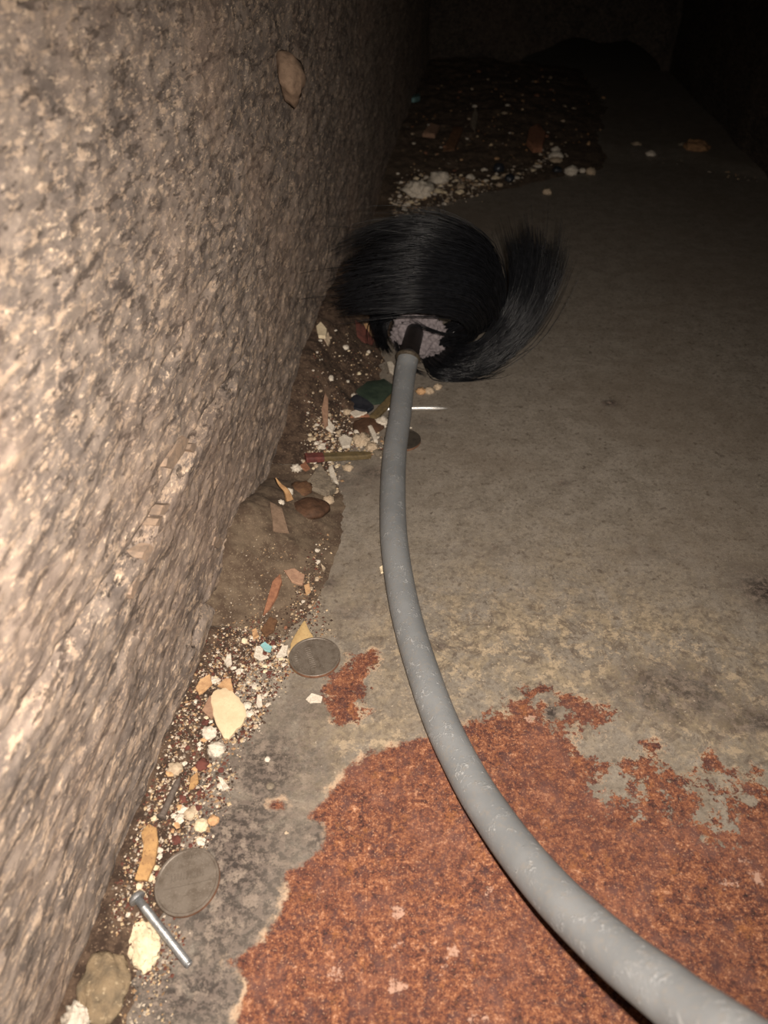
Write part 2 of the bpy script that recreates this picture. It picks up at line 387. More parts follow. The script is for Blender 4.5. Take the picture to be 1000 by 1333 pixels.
# ------------------------------------------------------------------ walls, back, ceiling
def wall_bumps(s, z, seed):
    h = (fbm(s * 6, z * 9, 3, seed) - 0.45) * 0.007
    h += (fbm(s * 30, z * 80, 4, seed + 9) - 0.45) * 0.0026
    fl_ = fbm(s * 95, z * 210, 4, seed + 20)
    h += np.clip((fl_ - 0.40) * 5, 0, 1) * 0.0008                  # flaked plates
    rid = 1 - np.abs(fbm(s * 60, z * 190, 4, seed + 31) * 2 - 0.94)
    return h + (rid - 0.85) * 0.0016

wy = np.concatenate([np.arange(-0.10, 0.02, 0.004), np.arange(0.02, 0.42, 0.0013), np.arange(0.42, 0.8, 0.0032), np.arange(0.8, 2.31, 0.014)])
wz = np.concatenate([np.arange(-0.006, 0.40, 0.0013), np.arange(0.40, 0.621, 0.006)])
SY, SZ = np.meshgrid(wy, wz, indexing='ij')
hw = wall_bumps(SY, SZ, 4)
def groove(pts, depth, width, side=0.0):
    q = [W(u, v) for u, v in pts]
    best = np.full(SY.shape, 1e9); sgn = np.zeros(SY.shape)
    for (y0, z0), (y1, z1) in zip(q[:-1], q[1:]):
        ey, ez = y1 - y0, z1 - z0; l2 = ey * ey + ez * ez
        t = np.clip(((SY - y0) * ey + (SZ - z0) * ez) / l2, 0, 1)
        dd = np.hypot(SY - y0 - t * ey, SZ - z0 - t * ez)
        cr = ((SY - y0) * ez - (SZ - z0) * ey) / math.sqrt(l2)
        m = dd < best; best = np.where(m, dd, best); sgn = np.where(m, cr, sgn)
    wob = width * (0.6 + 0.8 * fbm(SY * 90, SZ * 90, 2, 31))
    g = -depth * np.exp(-(best / wob) ** 2)
    if side: g = g + side * np.exp(-(best / 0.02) ** 2) * (sgn < 0)
    return g
hw += groove([(292, 500), (240, 575), (205, 650), (170, 715), (110, 800), (40, 905), (-60, 1060)], 0.0095, 0.0019, 0.0030)
hw += groove([(330, 440), (292, 500)], 0.0060, 0.0014)
hw += groove([(305, 735), (282, 775), (262, 800), (248, 835)], 0.0100, 0.0019, 0.002)
hw += groove([(300, 690), (275, 760), (262, 790)], 0.0030, 0.0018)
hw += groove([(312, 300), (255, 400), (205, 490)], 0.0016, 0.0020, 0.001)
WX = W0 + W1 * SY
nl = math.hypot(1, W1)
wall_me = grid_mesh('wall_left', WX + hw / nl, SY - hw * W1 / nl, SZ)
wall_me.flip_normals()
wl = tag(add('wall_left', wall_me, M['wall']), kind='structure')

ry_ = np.arange(-0.1, 2.31, 0.012); rz_ = np.arange(-0.02, 0.625, 0.010)
RY, RZ = np.meshgrid(ry_, rz_, indexing='ij')
RX = np.interp(RY, [-0.1, 0.95, 1.5, 2.3], [0.40, 0.462, 0.512, 0.60]) - wall_bumps(RY, RZ, 50) * 2.0
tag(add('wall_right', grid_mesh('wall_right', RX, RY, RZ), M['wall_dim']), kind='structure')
# back wall with a low arched gap at its foot
bx_ = np.arange(0.0, 0.64, 0.006)
bzn = 40
AX = np.repeat(bx_[:, None], bzn, 1)
arch = 0.052 * np.sqrt(np.clip(1 - ((bx_ - 0.375) / 0.135) ** 2, 0, 1)) + 0.004 * np.sin(bx_ * 60)
arch = np.maximum(arch, -0.01)
AZ = arch[:, None] + (0.62 - arch[:, None]) * (np.linspace(0, 1, bzn) ** 1.6)[None, :]
AY = 1.60 + (fbm(AX * 18, AZ * 18, 4, 70) - 0.45) * 0.05
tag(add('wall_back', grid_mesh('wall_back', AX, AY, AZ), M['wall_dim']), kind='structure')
cx, cy = np.meshgrid(np.arange(-0.16, 0.66, 0.04), np.arange(-0.1, 2.31, 0.05), indexing='ij')
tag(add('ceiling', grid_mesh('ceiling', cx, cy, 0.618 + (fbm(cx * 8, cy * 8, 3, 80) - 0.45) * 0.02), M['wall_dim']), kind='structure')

# flakes standing off the left wall
def wall_frame(u, v, out=0.0):
    y, z = W(u, v)
    i = np.argmin(abs(wy - y)); j = np.argmin(abs(wz - z))
    return Vector((W0 + W1 * y + hw[i, j] + out, y, z))
def wall_flake(pts, mat, thick=0.0014, name='flake'):
    q = [wall_frame(u, v) for u, v in pts]
    c = sum(q, Vector()) / len(q)
    bm = bmesh.new()
    N = Vector((1, -W1, 0)).normalized()
    x0 = max((p - c).dot(N) for p in q)
    inner = [bm.verts.new(p - N * 0.003) for p in q]
    outer = [bm.verts.new(c + (p - c) * 0.93 - N * (p - c).dot(N) * 0.93 + N * (thick + x0 * 0.6 + rnd.uniform(-1, 1) * thick * 0.3)) for p in q]
    bm.faces.new(outer)
    for k in range(len(q)):
        bm.faces.new((inner[k], inner[(k + 1) % len(q)], outer[(k + 1) % len(q)], outer[k]))
    bmesh.ops.recalc_face_normals(bm, faces=bm.faces)
    me = bpy.data.meshes.new(name); bm.to_mesh(me); bm.free()
    return add(name, me, mat, wl, smooth=False)
for pts in [[(204, 608), (207, 597), (213, 588), (222, 572), (230, 566), (237, 571), (231, 588), (222, 600), (214, 612)], [(233, 584), (236, 577), (241, 575), (242, 583), (238, 590)],
            [(194, 668), (199, 656), (207, 655), (208, 662), (202, 671)], [(188, 683), (193, 672), (200, 670), (201, 679), (195, 686)],
            [(168, 726), (172, 716), (179, 706), (184, 713), (178, 724), (173, 733)], [(150, 774), (153, 762), (160, 751), (164, 757), (160, 770), (155, 780)],
            [(272, 710), (276, 698), (284, 700), (286, 708), (279, 714)]]:
    wall_flake(pts, M['wallchip'], 0.0009)

# ------------------------------------------------------------------ dirt banked along the wall and at the far end
def sat(v): return np.clip(v, 0, 1)
def band(y, a, b, w_): return sat((y - a) / w_) * sat((b - y) / w_)
def dirt_h(x, y):
    x = np.asarray(x, float); y = np.asarray(y, float)
    d = x - (W0 + W1 * y)
    rough = fbm(x * 60, y * 60, 4, 40) - 0.42
    fine = fbm(x * 320, y * 320, 3, 44) - 0.42
    h = -0.0035 + 0.0085 * np.exp(-(np.maximum(d, 0) / 0.021) ** 2) * band(y, 0.02, 0.34, 0.05)
    md = 0.026 * np.exp(-(((x + 0.077 - (y - 0.31) * 0.25) / 0.028) ** 2 + ((y - 0.318) / 0.050) ** 2))
    md = md + 0.0075 * np.exp(-(((x + 0.043 - (y - 0.30) * 0.20) / 0.015) ** 2 + ((y - 0.295) / 0.045) ** 2))
    bk = 0.036 * np.exp(-(np.maximum(d, 0) / (0.031 + 0.012 * rough)) ** 2) * band(y, 0.37, 0.74, 0.10)
    e = y - np.interp(x, [0, 0.05, 0.11, 0.2, 0.27, 0.33, 0.45], [0.83, 0.87, 0.91, 0.965, 1.0, 1.16, 1.36])
    far = 0.0030 + 0.024 * sat(e / 0.25) * sat((0.40 - x) / 0.22)
    far = far * sat((e + 0.02) / 0.03) * sat((0.46 - x) / 0.12)
    h = h + md + bk + far + rough * (0.004 + 0.14 * (md + bk) + 0.35 * far) * sat((md + bk + far) / 0.006 + np.exp(-(d / 0.03) ** 2)) + fine * 0.0016
    return h
def dirt_patch(name, y0, y1, x0, x1, step, mat, label, mask=None):
    gx, gy = np.meshgrid(np.arange(x0, x1, step), np.arange(y0, y1 + step * .5, step), indexing='ij')
    z = dirt_h(gx, gy)
    keep = (z > -0.0015) & (gx > W0 + W1 * gy - 0.012)
    me = grid_mesh(name, gx, gy, z, keep)
    bm = bmesh.new(); bm.from_mesh(me)
    bmesh.ops.delete(bm, geom=[v for v in bm.verts if not v.link_faces], context='VERTS')
    bm.to_mesh(me); bm.free()
    return tag(add(name, me, mat), label, 'dirt', kind='stuff')
dirt_patch('dirt_strip', 0.0, 0.25, -0.13, 0.0, 0.0016, M['dirt'], 'thin brown dirt along the foot of the wall near the silver screw')
dirt_patch('dust_mound', 0.25, 0.385, -0.11, 0.0, 0.0016, M['dust'], 'soft brown dust mound against the wall above the upper coin')
dirt_patch('dirt_bank', 0.385, 0.76, -0.09, 0.06, 0.0025, M['dirt'], 'dark brown dirt bank between the wall and the brush head')
dirt_patch('debris_heap', 0.76, 1.62, -0.04, 0.47, 0.007, M['far_dirt'], 'dark heap of dirt in the unlit far end')

def ground(u, v):                  # the spot a pixel sees, on dirt or plate
    p = P(u, v)
    for _ in range(8):
        z = max(0.0, float(dirt_h(p.x, p.y)))
        p = P(u, v, 0.5 * z + 0.5 * p.z)
    return p

def ground_np(uv):
    uv = np.asarray(uv, float); a = (uv[:, 0] - 500) / FPX; b = (666.5 - uv[:, 1]) / FPX
    z = np.zeros(len(uv))
    for _ in range(8):
        t = (CAM_H - z) / (SP - b * CP); x, y = t * a, t * (CP + b * SP)
        z = 0.5 * np.maximum(0.0, dirt_h(x, y)) + 0.5 * z
    t = (CAM_H - z) / (SP - b * CP)
    return np.stack([t * a, t * (CP + b * SP), z], -1), t

# ------------------------------------------------------------------ builders for chips and lumps
def chip(name, pts, mat, label, cat='chip', thick=0.0012, lift=0.0004, warp=0.0012, group=None, parent=None, tilt=(0, 0), seed=0):
    zc = ground(sum(p[0] for p in pts) / len(pts), sum(p[1] for p in pts) / len(pts)).z
    g = [P(u, v, zc) for u, v in pts]
    c = sum(g, Vector()) / len(g)
    base = zc + lift
    if zc > 0.004:                 # lie with the slope of the dirt
        e_ = 0.003
        tilt = (0.8 * float(dirt_h(c.x + e_, c.y) - dirt_h(c.x - e_, c.y)) / (2 * e_), 0.8 * float(dirt_h(c.x, c.y + e_) - dirt_h(c.x, c.y - e_)) / (2 * e_))
        tilt = tuple(max(-.7, min(.7, t_)) for t_ in tilt)
    # densify the outline and jag it a little
    out = []
    r = random.Random(int(pts[0][0] * 7 + pts[0][1]) + seed)
    n = len(g)
    size = max((p - c).length for p in g)
    for k in range(n):
        a, b = g[k] - c, g[(k + 1) % n] - c
        for j in range(3):
            q = a.lerp(b, j / 3)
            if j: q = q * (1 + r.uniform(-0.045, 0.045))
            out.append(Vector((q.x, q.y)))
    bm = bmesh.new()
    rings = []
    ph = r.uniform(0, 6)
    def zz(q, top): return base - c.z + warp * (math.sin(q.x / size * 2.2 + ph) * 0.6 + (q.length / size) ** 2 * 0.5) + tilt[0] * q.x + tilt[1] * q.y + (thick if top else 0) + (r.uniform(-.04, .04) * thick if top else 0)
    for top, sc in ((0, 0.97), (0, 1.0), (1, 1.0), (1, 0.93), (1, 0.5)):
        rings.append([bm.verts.new((q.x * sc, q.y * sc, zz(q * sc, top) - (thick * .22 if (top and sc == 1.0) else 0))) for q in out])
    m = len(out)
    for A, B in zip(rings[:-1], rings[1:]):
        for k in range(m):
            bm.faces.new((A[k], A[(k + 1) % m], B[(k + 1) % m], B[k]))
    ctr = bm.verts.new((0, 0, zz(Vector((0, 0)), 1)))
    for k in range(m): bm.faces.new((rings[-1][k], rings[-1][(k + 1) % m], ctr))
    cb = bm.verts.new((0, 0, zz(Vector((0, 0)), 0)))
    for k in range(m): bm.faces.new((rings[0][(k + 1) % m], rings[0][k], cb))
    bmesh.ops.recalc_face_normals(bm, faces=bm.faces)
    me = bpy.data.meshes.new(name); bm.to_mesh(me); bm.free()
    o = add(name, me, mat, parent, smooth=True)
    me.set_sharp_from_angle(angle=math.radians(35))
    o.location = c
    return tag(o, label, cat, group)

_ico = {}
def lump_mesh(name, seed, sx, sy, sz, rough=0.35, freq=2.2, sub=3, flat=-0.55, knob=0.0):
    if sub not in _ico:
        bm = bmesh.new(); bmesh.ops.create_icosphere(bm, subdivisions=sub, radius=1)
        _ico[sub] = ([v.co.copy() for v in bm.verts], [[v.index for v in f.verts] for f in bm.faces]); bm.free()
    V, Fc = _ico[sub]
    off = Vector((seed * 3.7, seed * 1.3, seed * 7.1))
    out = []
    for v in V:
        k = 1 + rough * mnoise.noise(v * freq + off) + rough * 0.5 * mnoise.noise(v * freq * 2.3 + off)
        if knob: k += knob * (0.5 - mnoise.voronoi(v * freq * 1.6 + off)[0][0])
        q = v * k
        q.z = max(q.z, flat)
        out.append((q.x * sx, q.y * sy, (q.z - flat) * sz))
    return mesh_np(name, out, Fc)

def lump(name, u, v, wpx, hpx, mat, label, cat='crumb', zr=0.6, rough=0.35, freq=2.2, sub=3, knob=0.0, group=None, rot=0.0, sink=0.0005, smooth=True, me=None, aspect=1.0):
    g = ground(u, v + hpx * 0.18)
    depth = (g - Vector((0, 0, CAM_H))).dot(Vector((0, CP, -SP)))
    r = wpx * 0.5 * depth / FPX
    o = add(name, me or lump_mesh(name, u * 0.13 + v * 0.07, 1, aspect, zr, rough, freq, sub, knob=knob), mat, None, smooth)
    o.location = (g.x, g.y, g.z - sink)
    o.scale = (r, r, r * 1.0)
    o.rotation_euler = (0, 0, rot)
    return tag(o, label, cat, group)

def tube_mesh(name, path, radii, seg=20, cap=True):
    path = [Vector(p) for p in path]
    if not hasattr(radii, '__len__'): radii = [radii] * len(path)
    verts, faces = [], []
    t0 = (path[1] - path[0]).normalized()
    ref = Vector((0, 0, 1)) if abs(t0.z) < 0.9 else Vector((1, 0, 0))
    side = t0.cross(ref).normalized()
    for k, p in enumerate(path):
        t = (path[min(k + 1, len(path) - 1)] - path[max(k - 1, 0)]).normalized()
        side = (side - t * side.dot(t)).normalized(); up = side.cross(t)
        for j in range(seg):
            a = 2 * math.pi * j / seg
            verts.append(p + (side * math.cos(a) + up * math.sin(a)) * radii[k])
    for k in range(len(path) - 1):
        for j in range(seg):
            a, b = k * seg + j, k * seg + (j + 1) % seg
            faces.append((a, b, b + seg, a + seg))
    if cap:
        faces.append(tuple(range(seg - 1, -1, -1)))
        faces.append(tuple(range((len(path) - 1) * seg, len(path) * seg)))
    return mesh_np(name, verts, faces)

def catmull(pts, n):
    pts = [Vector(p) for p in pts]
    ext = [pts[0] * 2 - pts[1]] + pts + [pts[-1] * 2 - pts[-2]]
    out = []
    segs = len(pts) - 1
    for i in range(n):
        t = i / (n - 1) * segs; k = min(int(t), segs - 1); f = t - k
        a, b, c, d = ext[k:k + 4]
        out.append(0.5 * ((2 * b) + (c - a) * f + (2 * a - 5 * b + 4 * c - d) * f * f + (3 * b - 3 * c + d - a) * f ** 3))
    return out

# ------------------------------------------------------------------ chimney brush: rod, ring, socket, lint, bristles
ROD_R = 0.0075
brush = empty('flue_brush', P(532, 500), 'flue brush with swirled black bristles on a long grey plastic rod', 'brush')
BL = brush.location.copy()
def bl(p): return Vector(p) - BL
centre = [(531.5, 466, .0240), (527, 490, .0172), (521, 540, .0105), (514, 590, .0085), (511.5, 640, .0078), (513, 700, .0078), (521, 760, .0078), (534, 820, .0079), (556, 890, .0082),
          (578, 948, .0095), (609, 1010, .0135), (633, 1050, .0180), (674, 1108, .0275), (727, 1170, .0415), (797, 1236, .0600), (860, 1286, .0755), (922, 1333, .0900)]
rod_path = catmull([P(u, v, z) for u, v, z in centre] + [Vector((.0795, .031, .131)), Vector((.087, -.006, .195))], 150)
add('rod', tube_mesh('rod', [bl(p) for p in rod_path], ROD_R, 28), M['rod'], brush, crisp=True)
tipdir = (rod_path[0] - rod_path[3]).normalized()
p0 = rod_path[0]
rp = []; rr = []
for a, r in ((-0.0012, .0076), (-0.0010, .0086), (0.0004, .0089), (0.0014, .0086), (0.0018, .0072)):
    rp.append(bl(p0 + tipdir * a)); rr.append(r)
add('ring', tube_mesh('ring', rp, rr, 40), M['ring'], brush, smooth=False)
s_end = Q(541, 428, 0.535)
sdir = (s_end - p0).normalized()
sp = [p0, p0 + sdir * 0.004] + [p0.lerp(s_end, k / 6) for k in range(1, 7)]
sp = sorted(sp, key=lambda q: (q - p0).dot(sdir))
add('socket', tube_mesh('socket', [bl(q) for q in sp] , [.0072] * 3 + [.0069] * 5, 28), M['socket'], brush, crisp=True)
HUB = Q(541, 436, 0.530)

# lint: knobbly grey fluff packed round the socket
lv, lf = [], []
def lint_mesh():
    bm = bmesh.new(); bmesh.ops.create_icosphere(bm, subdivisions=5, radius=1)
    out = []
    ax = sdir; sx_ = ax.cross(Vector((0, 0, 1))).normalized(); up_ = sx_.cross(ax)
    c = Q(546, 438, 0.534)
    for v in bm.verts:
        q = v.co
        k = 1 + 0.30 * mnoise.noise(q * 1.7 + Vector((3, 1, 2))) + 0.34 * (0.42 - mnoise.voronoi(q * 4.6)[0][0]) + 0.20 * (0.42 - mnoise.voronoi(q * 10.5)[0][0])
        out.append(bl(c + sx_ * q.x * k * 0.0205 + up_ * q.y * k * 0.0205 + ax * q.z * k * 0.009))
    fs = [[v.index for v in f.verts] for f in bm.faces]; bm.free()
    return mesh_np('lint', out, fs)
add('lint', lint_mesh(), M['lint'], brush)

def bristles(name, guides, n, seed, jit=0.0035, r=0.00030, npt=14, tail=0.12, label=None, wpow=1.0):
    """guides: list of control polylines (pixel u, v, world Y); each bristle lies between neighbouring guides."""
    rg_ = random.Random(seed)
    G = [[np.array(Q(u, v, y)) for u, v, y in g] for g in guides]
    verts, faces = [], []
    per = 16
    for _ in range(n):
        if _ % per == 0:
            cs = rg_.random(); cj0 = np.array([rg_.gauss(0, jit) for _k in range(3)]); cj1 = np.array([rg_.gauss(0, jit) for _k in range(3)]) * 1.2
            cl = rg_.random()
        s = min(max(cs + rg_.gauss(0, 0.035), 0), 1) * (len(G) - 1)
        k = min(int(s), len(G) - 2); f = s - k
        ctrl = [a * (1 - f) + b * f for a, b in zip(G[k], G[k + 1])]
        j0 = cj0 + np.array([rg_.gauss(0, jit) for _k in range(3)]) * 0.35; j1 = cj1 + np.array([rg_.gauss(0, jit) for _k in range(3)]) * 0.45
        if rg_.random() < 0.09: j1 = j1 + np.array([rg_.gauss(0, jit) for _k in range(3)]) * 2.5
        m = len(ctrl)
        ctrl = [c + (j0 * (1 - i / (m - 1)) + j1 * (i / (m - 1))) * (0.35 + 0.75 * i / (m - 1)) for i, c in enumerate(ctrl)]
        path = catmull(ctrl, npt + 4)
        L = len(path) * (1 - tail * (0.55 * cl + 0.9 * rg_.random() ** 2)) + 0.5
        path = path[:max(6, min(int(L), len(path)))]
        base = len(verts)
        t = (path[-1] - path[0]).normalized()
        e1 = t.orthogonal().normalized(); e2 = t.cross(e1)
        for i, p in enumerate(path):
            rad = r * (1 - 0.65 * (i / (len(path) - 1)) ** 3)
            p = Vector((p.x, p.y, max(p.z, 0.0007 + rad)))
            # keep clear of the wall
            wx = W0 + W1 * p.y + 0.004
            if p.x < wx: p.x = wx + 0.0005 * rg_.random()
            for a in range(3):
                an = a * 2.0944
                verts.append(p + (e1 * math.cos(an) + e2 * math.sin(an)) * rad - BL)
        for i in range(len(path) - 1):
            for a in range(3):
                q0, q1 = base + i * 3 + a, base + i * 3 + (a + 1) % 3
                faces.append((q0, q1, q1 + 3, q0 + 3))
    o = add(name, mesh_np(name, verts, faces), M['bristle'], brush)
    o['kind'] = 'stuff'
    if label: o['label'] = label
    return o
# bundle folded over the top of the hub, tips at the wall
bristles('bristle_tuft', [
    [(575, 446, .515), (612, 436, .497), (600, 412, .480), (545, 401, .468), (485, 400, .468), (434, 400, .474)],
    [(580, 442, .515), (632, 420, .492), (615, 380, .470), (550, 366, .460), (490, 370, .462), (430, 388, .470)],
    [(585, 440, .520), (644, 408, .500), (628, 350, .485), (560, 330, .478), (500, 336, .478), (452, 352, .484)],
    [(585, 438, .525), (650, 400, .515), (640, 335, .510), (580, 303, .508), (510, 304, .508), (440, 336, .508)],
    [(590, 436, .535), (648, 396, .535), (632, 322, .540), (575, 290, .545), (510, 290, .545), (448, 314, .540)]], 1700, 1, jit=0.0034, tail=0.2, label='bristles folded across the top with their tips towards the wall')
# the same bundle's inner layers, so that it has depth
bristles('bristle_tuft', [
    [(560, 440, .535), (610, 425, .525), (600, 395, .515), (545, 385, .510), (500, 385, .510), (462, 398, .510)],
    [(565, 435, .545), (632, 400, .535), (615, 350, .530), (555, 325, .530), (505, 328, .530), (466, 350, .528)],
    [(565, 435, .555), (632, 395, .560), (610, 330, .570), (555, 312, .572), (510, 318, .570), (466, 340, .560)]], 900, 2, jit=0.004, label='inner bristles under the folded bundle')
# plume swept along the plate and up to the right
bristles('bristle_tuft', [
    [(540, 470, .548), (572, 491, .503), (628, 487, .505), (684, 440, .515), (716, 372, .530), (726, 312, .545)],
    [(552, 462, .548), (590, 482, .503), (640, 466, .503), (688, 415, .512), (706, 355, .528), (708, 297, .545)],
    [(560, 455, .548), (606, 466, .505), (646, 442, .503), (678, 398, .510), (690, 345, .527), (688, 292, .545)],
    [(566, 448, .548), (616, 450, .508), (646, 422, .505), (664, 388, .510), (668, 345, .525), (656, 294, .542)]], 1700, 3, jit=0.0034, tail=0.24, label='bristles swept low to the right and curling up in a plume')
# lower fan lying on the plate below the hub
bristles('bristle_tuft', [
    [(545, 462, .552), (552, 480, .512), (566, 493, .498), (610, 493, .499), (650, 470, .507)],
    [(560, 458, .552), (578, 472, .512), (600, 478, .500), (640, 468, .505), (668, 440, .514)],
    [(572, 448, .552), (596, 450, .515), (620, 448, .505), (646, 432, .508), (668, 405, .516)]], 900, 4, jit=0.003, label='short bristles fanned on the plate below the hub')
# bristles turning down on the side of the wall
bristles('bristle_tuft', [
    [(548, 420, .565), (520, 412, .562), (506, 420, .558), (502, 445, .550), (514, 468, .535)],
    [(545, 420, .565), (515, 404, .560), (496, 412, .552), (491, 432, .542), (500, 458, .528)],
    [(545, 418, .565), (508, 398, .560), (488, 400, .550), (486, 416, .540), (490, 436, .530)]], 420, 5, jit=0.002, label='bristles turning down beside the hub towards the wall')
# a few loose hairs
bristles('loose_hair', [
    [(600, 425, .500), (575, 420, .490), (550, 420, .485), (530, 424, .482), (512, 430, .482)],
    [(610, 440, .500), (585, 436, .490), (560, 425, .485), (545, 410, .480), (535, 395, .480)]], 12, 6, jit=0.004, r=0.00022)
bristles('loose_hair', [
    [(540, 470, .515), (548, 482, .505), (560, 492, .500), (575, 498, .495), (595, 498, .493)],
    [(505, 440, .515), (507, 455, .510), (513, 470, .505), (522, 480, .500), (530, 486, .498)],
    [(480, 400, .500), (466, 408, .500), (455, 416, .500), (446, 424, .505), (440, 430, .51)]], 16, 7, jit=0.003, r=0.00025)
bristles('loose_hair', [
    [(590, 320, .540), (604, 310, .545), (608, 298, .550), (602, 284, .555), (594, 276, .56)],
    [(470, 310, .530), (455, 316, .530), (446, 330, .530), (440, 350, .53), (434, 372, .53)]], 14, 8, jit=0.004, r=0.00022)

# ------------------------------------------------------------------ coins
def coin(u, v, label, mat, z, tilt, rotz, relief=True):
    r, t = 0.01213, 0.00175
    p = P(u, v, z)
    e = empty('coin', p, label, 'coin')
    e.rotation_euler = (*tilt, rotz)
    prof = [(0, 0), (r * .985, 0), (r, t * .12), (r, t * .88), (r * .985, t), (r * .93, t), (r * .905, t * .86), (0, t * .86)]
    seg = 72
    verts, faces = [], []
    for (a, zz) in prof[1:-1]:
        for k in range(seg):
            an = 2 * math.pi * k / seg
            verts.append((a * math.cos(an), a * math.sin(an), zz))
    for i in range(len(prof) - 3):
        for k in range(seg):
            A, B = i * seg + k, i * seg + (k + 1) % seg
            faces.append((A, B, B + seg, A + seg))
    faces.append(tuple(range(seg - 1, -1, -1)))
    faces.append(tuple(range(5 * seg, 6 * seg)))
    me = mesh_np('coin_disc', verts, faces)
    me.materials.append(mat); me.materials.append(M['copper'])
    for i, f in enumerate(me.polygons):
        if seg <= i < 2 * seg: f.material_index = 1
    add('disc', me, None, e, smooth=False)
    if relief:
        bm = bmesh.new()
        def ridge(x0, y0, x1, y1, wd, h):
            d = Vector((x1 - x0, y1 - y0, 0)); L = d.length
            m = Matrix.Translation(((x0 + x1) / 2, (y0 + y1) / 2, t * .86)) @ Matrix.Rotation(math.atan2(d.y, d.x), 4, 'Z') @ Matrix.Diagonal((L, wd, h, 1))
            bmesh.ops.create_cube(bm, size=1, matrix=m)
        ridge(-.0085, -.0012, .0085, -.0012, .0005, .0008)
        for k in range(11): ridge(-.006 + k * .0012, .0008, -.006 + k * .0012, .0034, .0006, .0007)
        for k in range(15):
            a = math.radians(30 + k * 8.6)
            ridge(.0082 * math.cos(a), .0082 * math.sin(a), .0096 * math.cos(a), .0096 * math.sin(a), .0006, .0007)
        bmesh.ops.bevel(bm, geom=bm.edges[:], offset=0.00006, segments=1, affect='EDGES')
        me = bpy.data.meshes.new('relief'); bm.to_mesh(me); bm.free()
        add('relief', me, mat, e, smooth=False)
    return e
coin(245, 1149, 'tarnished silver coin beside the silver screw', M['coin'], 0.0040, (math.radians(3), math.radians(-9)), 0.15)
coin(410, 857, 'tarnished silver coin resting on an ochre paint chip', M['coin'], 0.0030, (math.radians(1), math.radians(2)), 1.9)
coin(524, 574, 'dark coin half hidden under the grey rod', M['coin_dark'], 0.0003, (0, 0), 0.6, False)

# ------------------------------------------------------------------ screw, nails
def lathe(name, prof, seg=24):
    verts, faces = [], []
    for x, r in prof:
        for k in range(seg):
            a = 2 * math.pi * k / seg
            verts.append((x, r * math.cos(a), r * math.sin(a)))
    for i in range(len(prof) - 1):
        for k in range(seg):
            A, B = i * seg + k, i * seg + (k + 1) % seg
            faces.append((A, B, B + seg, A + seg))
    faces.append(tuple(range(seg - 1, -1, -1))); faces.append(tuple(range((len(prof) - 1) * seg, len(prof) * seg)))
    return mesh_np(name, verts, faces)
def along(a, b):
    d = (b - a); return d.to_track_quat('X', 'Z').to_euler(), d.length
a, b = P(180, 1171, .0072), P(247, 1257, .0030)
e = empty('screw', a, 'silver machine screw lying head up against the debris', 'screw')
e.rotation_euler, L = along(a, b)
sr = 0.00155
add('head', lathe('head', [(-.0024, .0002), (-.0023, .0015), (-.0018, .0026), (-.0006, .0031), (0.0, .0030), (0.0001, .0014)]), M['steel'], e, crisp=True)
prof = [(0, sr)]
x = 0.0035
while x < L - 0.001:
    prof += [(x, sr * .93), (x + .00022, sr * 1.04), (x + .00045, sr * .93)]; x += .0006
prof += [(L - .0008, sr), (L, sr * .8)]
add('shank', lathe('shank', prof), M['steel'], e)
sl = bmesh.new(); bmesh.ops.create_cube(sl, size=1, matrix=Matrix.Translation((-.00235, 0, 0)) @ Matrix.Diagonal((.0004, .0040, .0006, 1)))
me = bpy.data.meshes.new('slot'); sl.to_mesh(me); sl.free()
add('slot', me, M['rustynail'], e, smooth=False)

def nail(name, a, b, r, mat, label, headr=None, bend=0.0):
    e = empty(name, a, label, 'nail')
    e.rotation_euler, L = along(a, b)
    path = [Vector((L * k / 12, 0, bend * math.sin(math.pi * k / 12))) for k in range(13)]
    rad = [r] * 10 + [r * .9, r * .55, r * .12]
    add('shank', tube_mesh('shank', path, rad, 14), mat, e)
    if headr: add('head', lathe('head', [(-.0009, headr * .7), (-.0006, headr), (0.0, headr), (.0003, r)]), mat, e)
    return e
ga, gb = ground(212, 1066), ground(236, 1014)
nail('nail', ga + Vector((0, 0, .002)), gb + Vector((0, 0, .0022)), .0013, M['rustynail'], 'dull rusty nail lying along the wall above the orange chip', .0021)
nail('nail', P(497, 533, .0016), P(583, 531.5, .0016), .0014, M['bright'], 'bright silver nail poking out from under the rod', .0024, bend=0.0006)

# ------------------------------------------------------------------ sticks
def stick(name, label, A, B, wd, th, segs, parts):
    e = empty(name, A, label, 'stick')
    e.rotation_euler, L = along(A, B)
    for nm, f0, f1, mat, k in parts:
        bm = bmesh.new()
        n = 10; x0, x1 = L * f0, L * f1
        R = []
        for i in range(n + 1):
            x = x0 + (x1 - x0) * i / n
            w2, t2 = wd * .5 * k, th * .5 * k
            w2 *= 1 + 0.06 * math.sin(i * 1.9 + f0 * 9)
            if f1 == 1.0 and i >= n - 1: w2 *= (0.85, 0.45)[i - n + 1]
            R.append([bm.verts.new((x, y * w2, z * t2)) for y, z in ((-1, -.55), (-.7, -1), (.7, -1), (1, -.55), (1, .55), (.7, 1), (-.7, 1), (-1, .55))])
        for q0, q1 in zip(R[:-1], R[1:]):
            for j in range(8): bm.faces.new((q0[j], q0[(j + 1) % 8], q1[(j + 1) % 8], q1[j]))
        bm.faces.new(R[0][::-1]); bm.faces.new(R[-1])
        bmesh.ops.recalc_face_normals(bm, faces=bm.faces)
        me = bpy.data.meshes.new(nm); bm.to_mesh(me); bm.free()
        add(nm, me, mat, e, smooth=False)
    return e
stick('stick_stub', 'flat olive stick stub with a faded red end', ground(398, 602) + Vector((0, 0, .0035)), ground(483, 596) + Vector((0, 0, .0022)), .0066, .0036, 8,
      [('red_end', 0.0, .27, M['red'], 1.12), ('shaft', .26, 1.0, M['stick'], 1.0)])
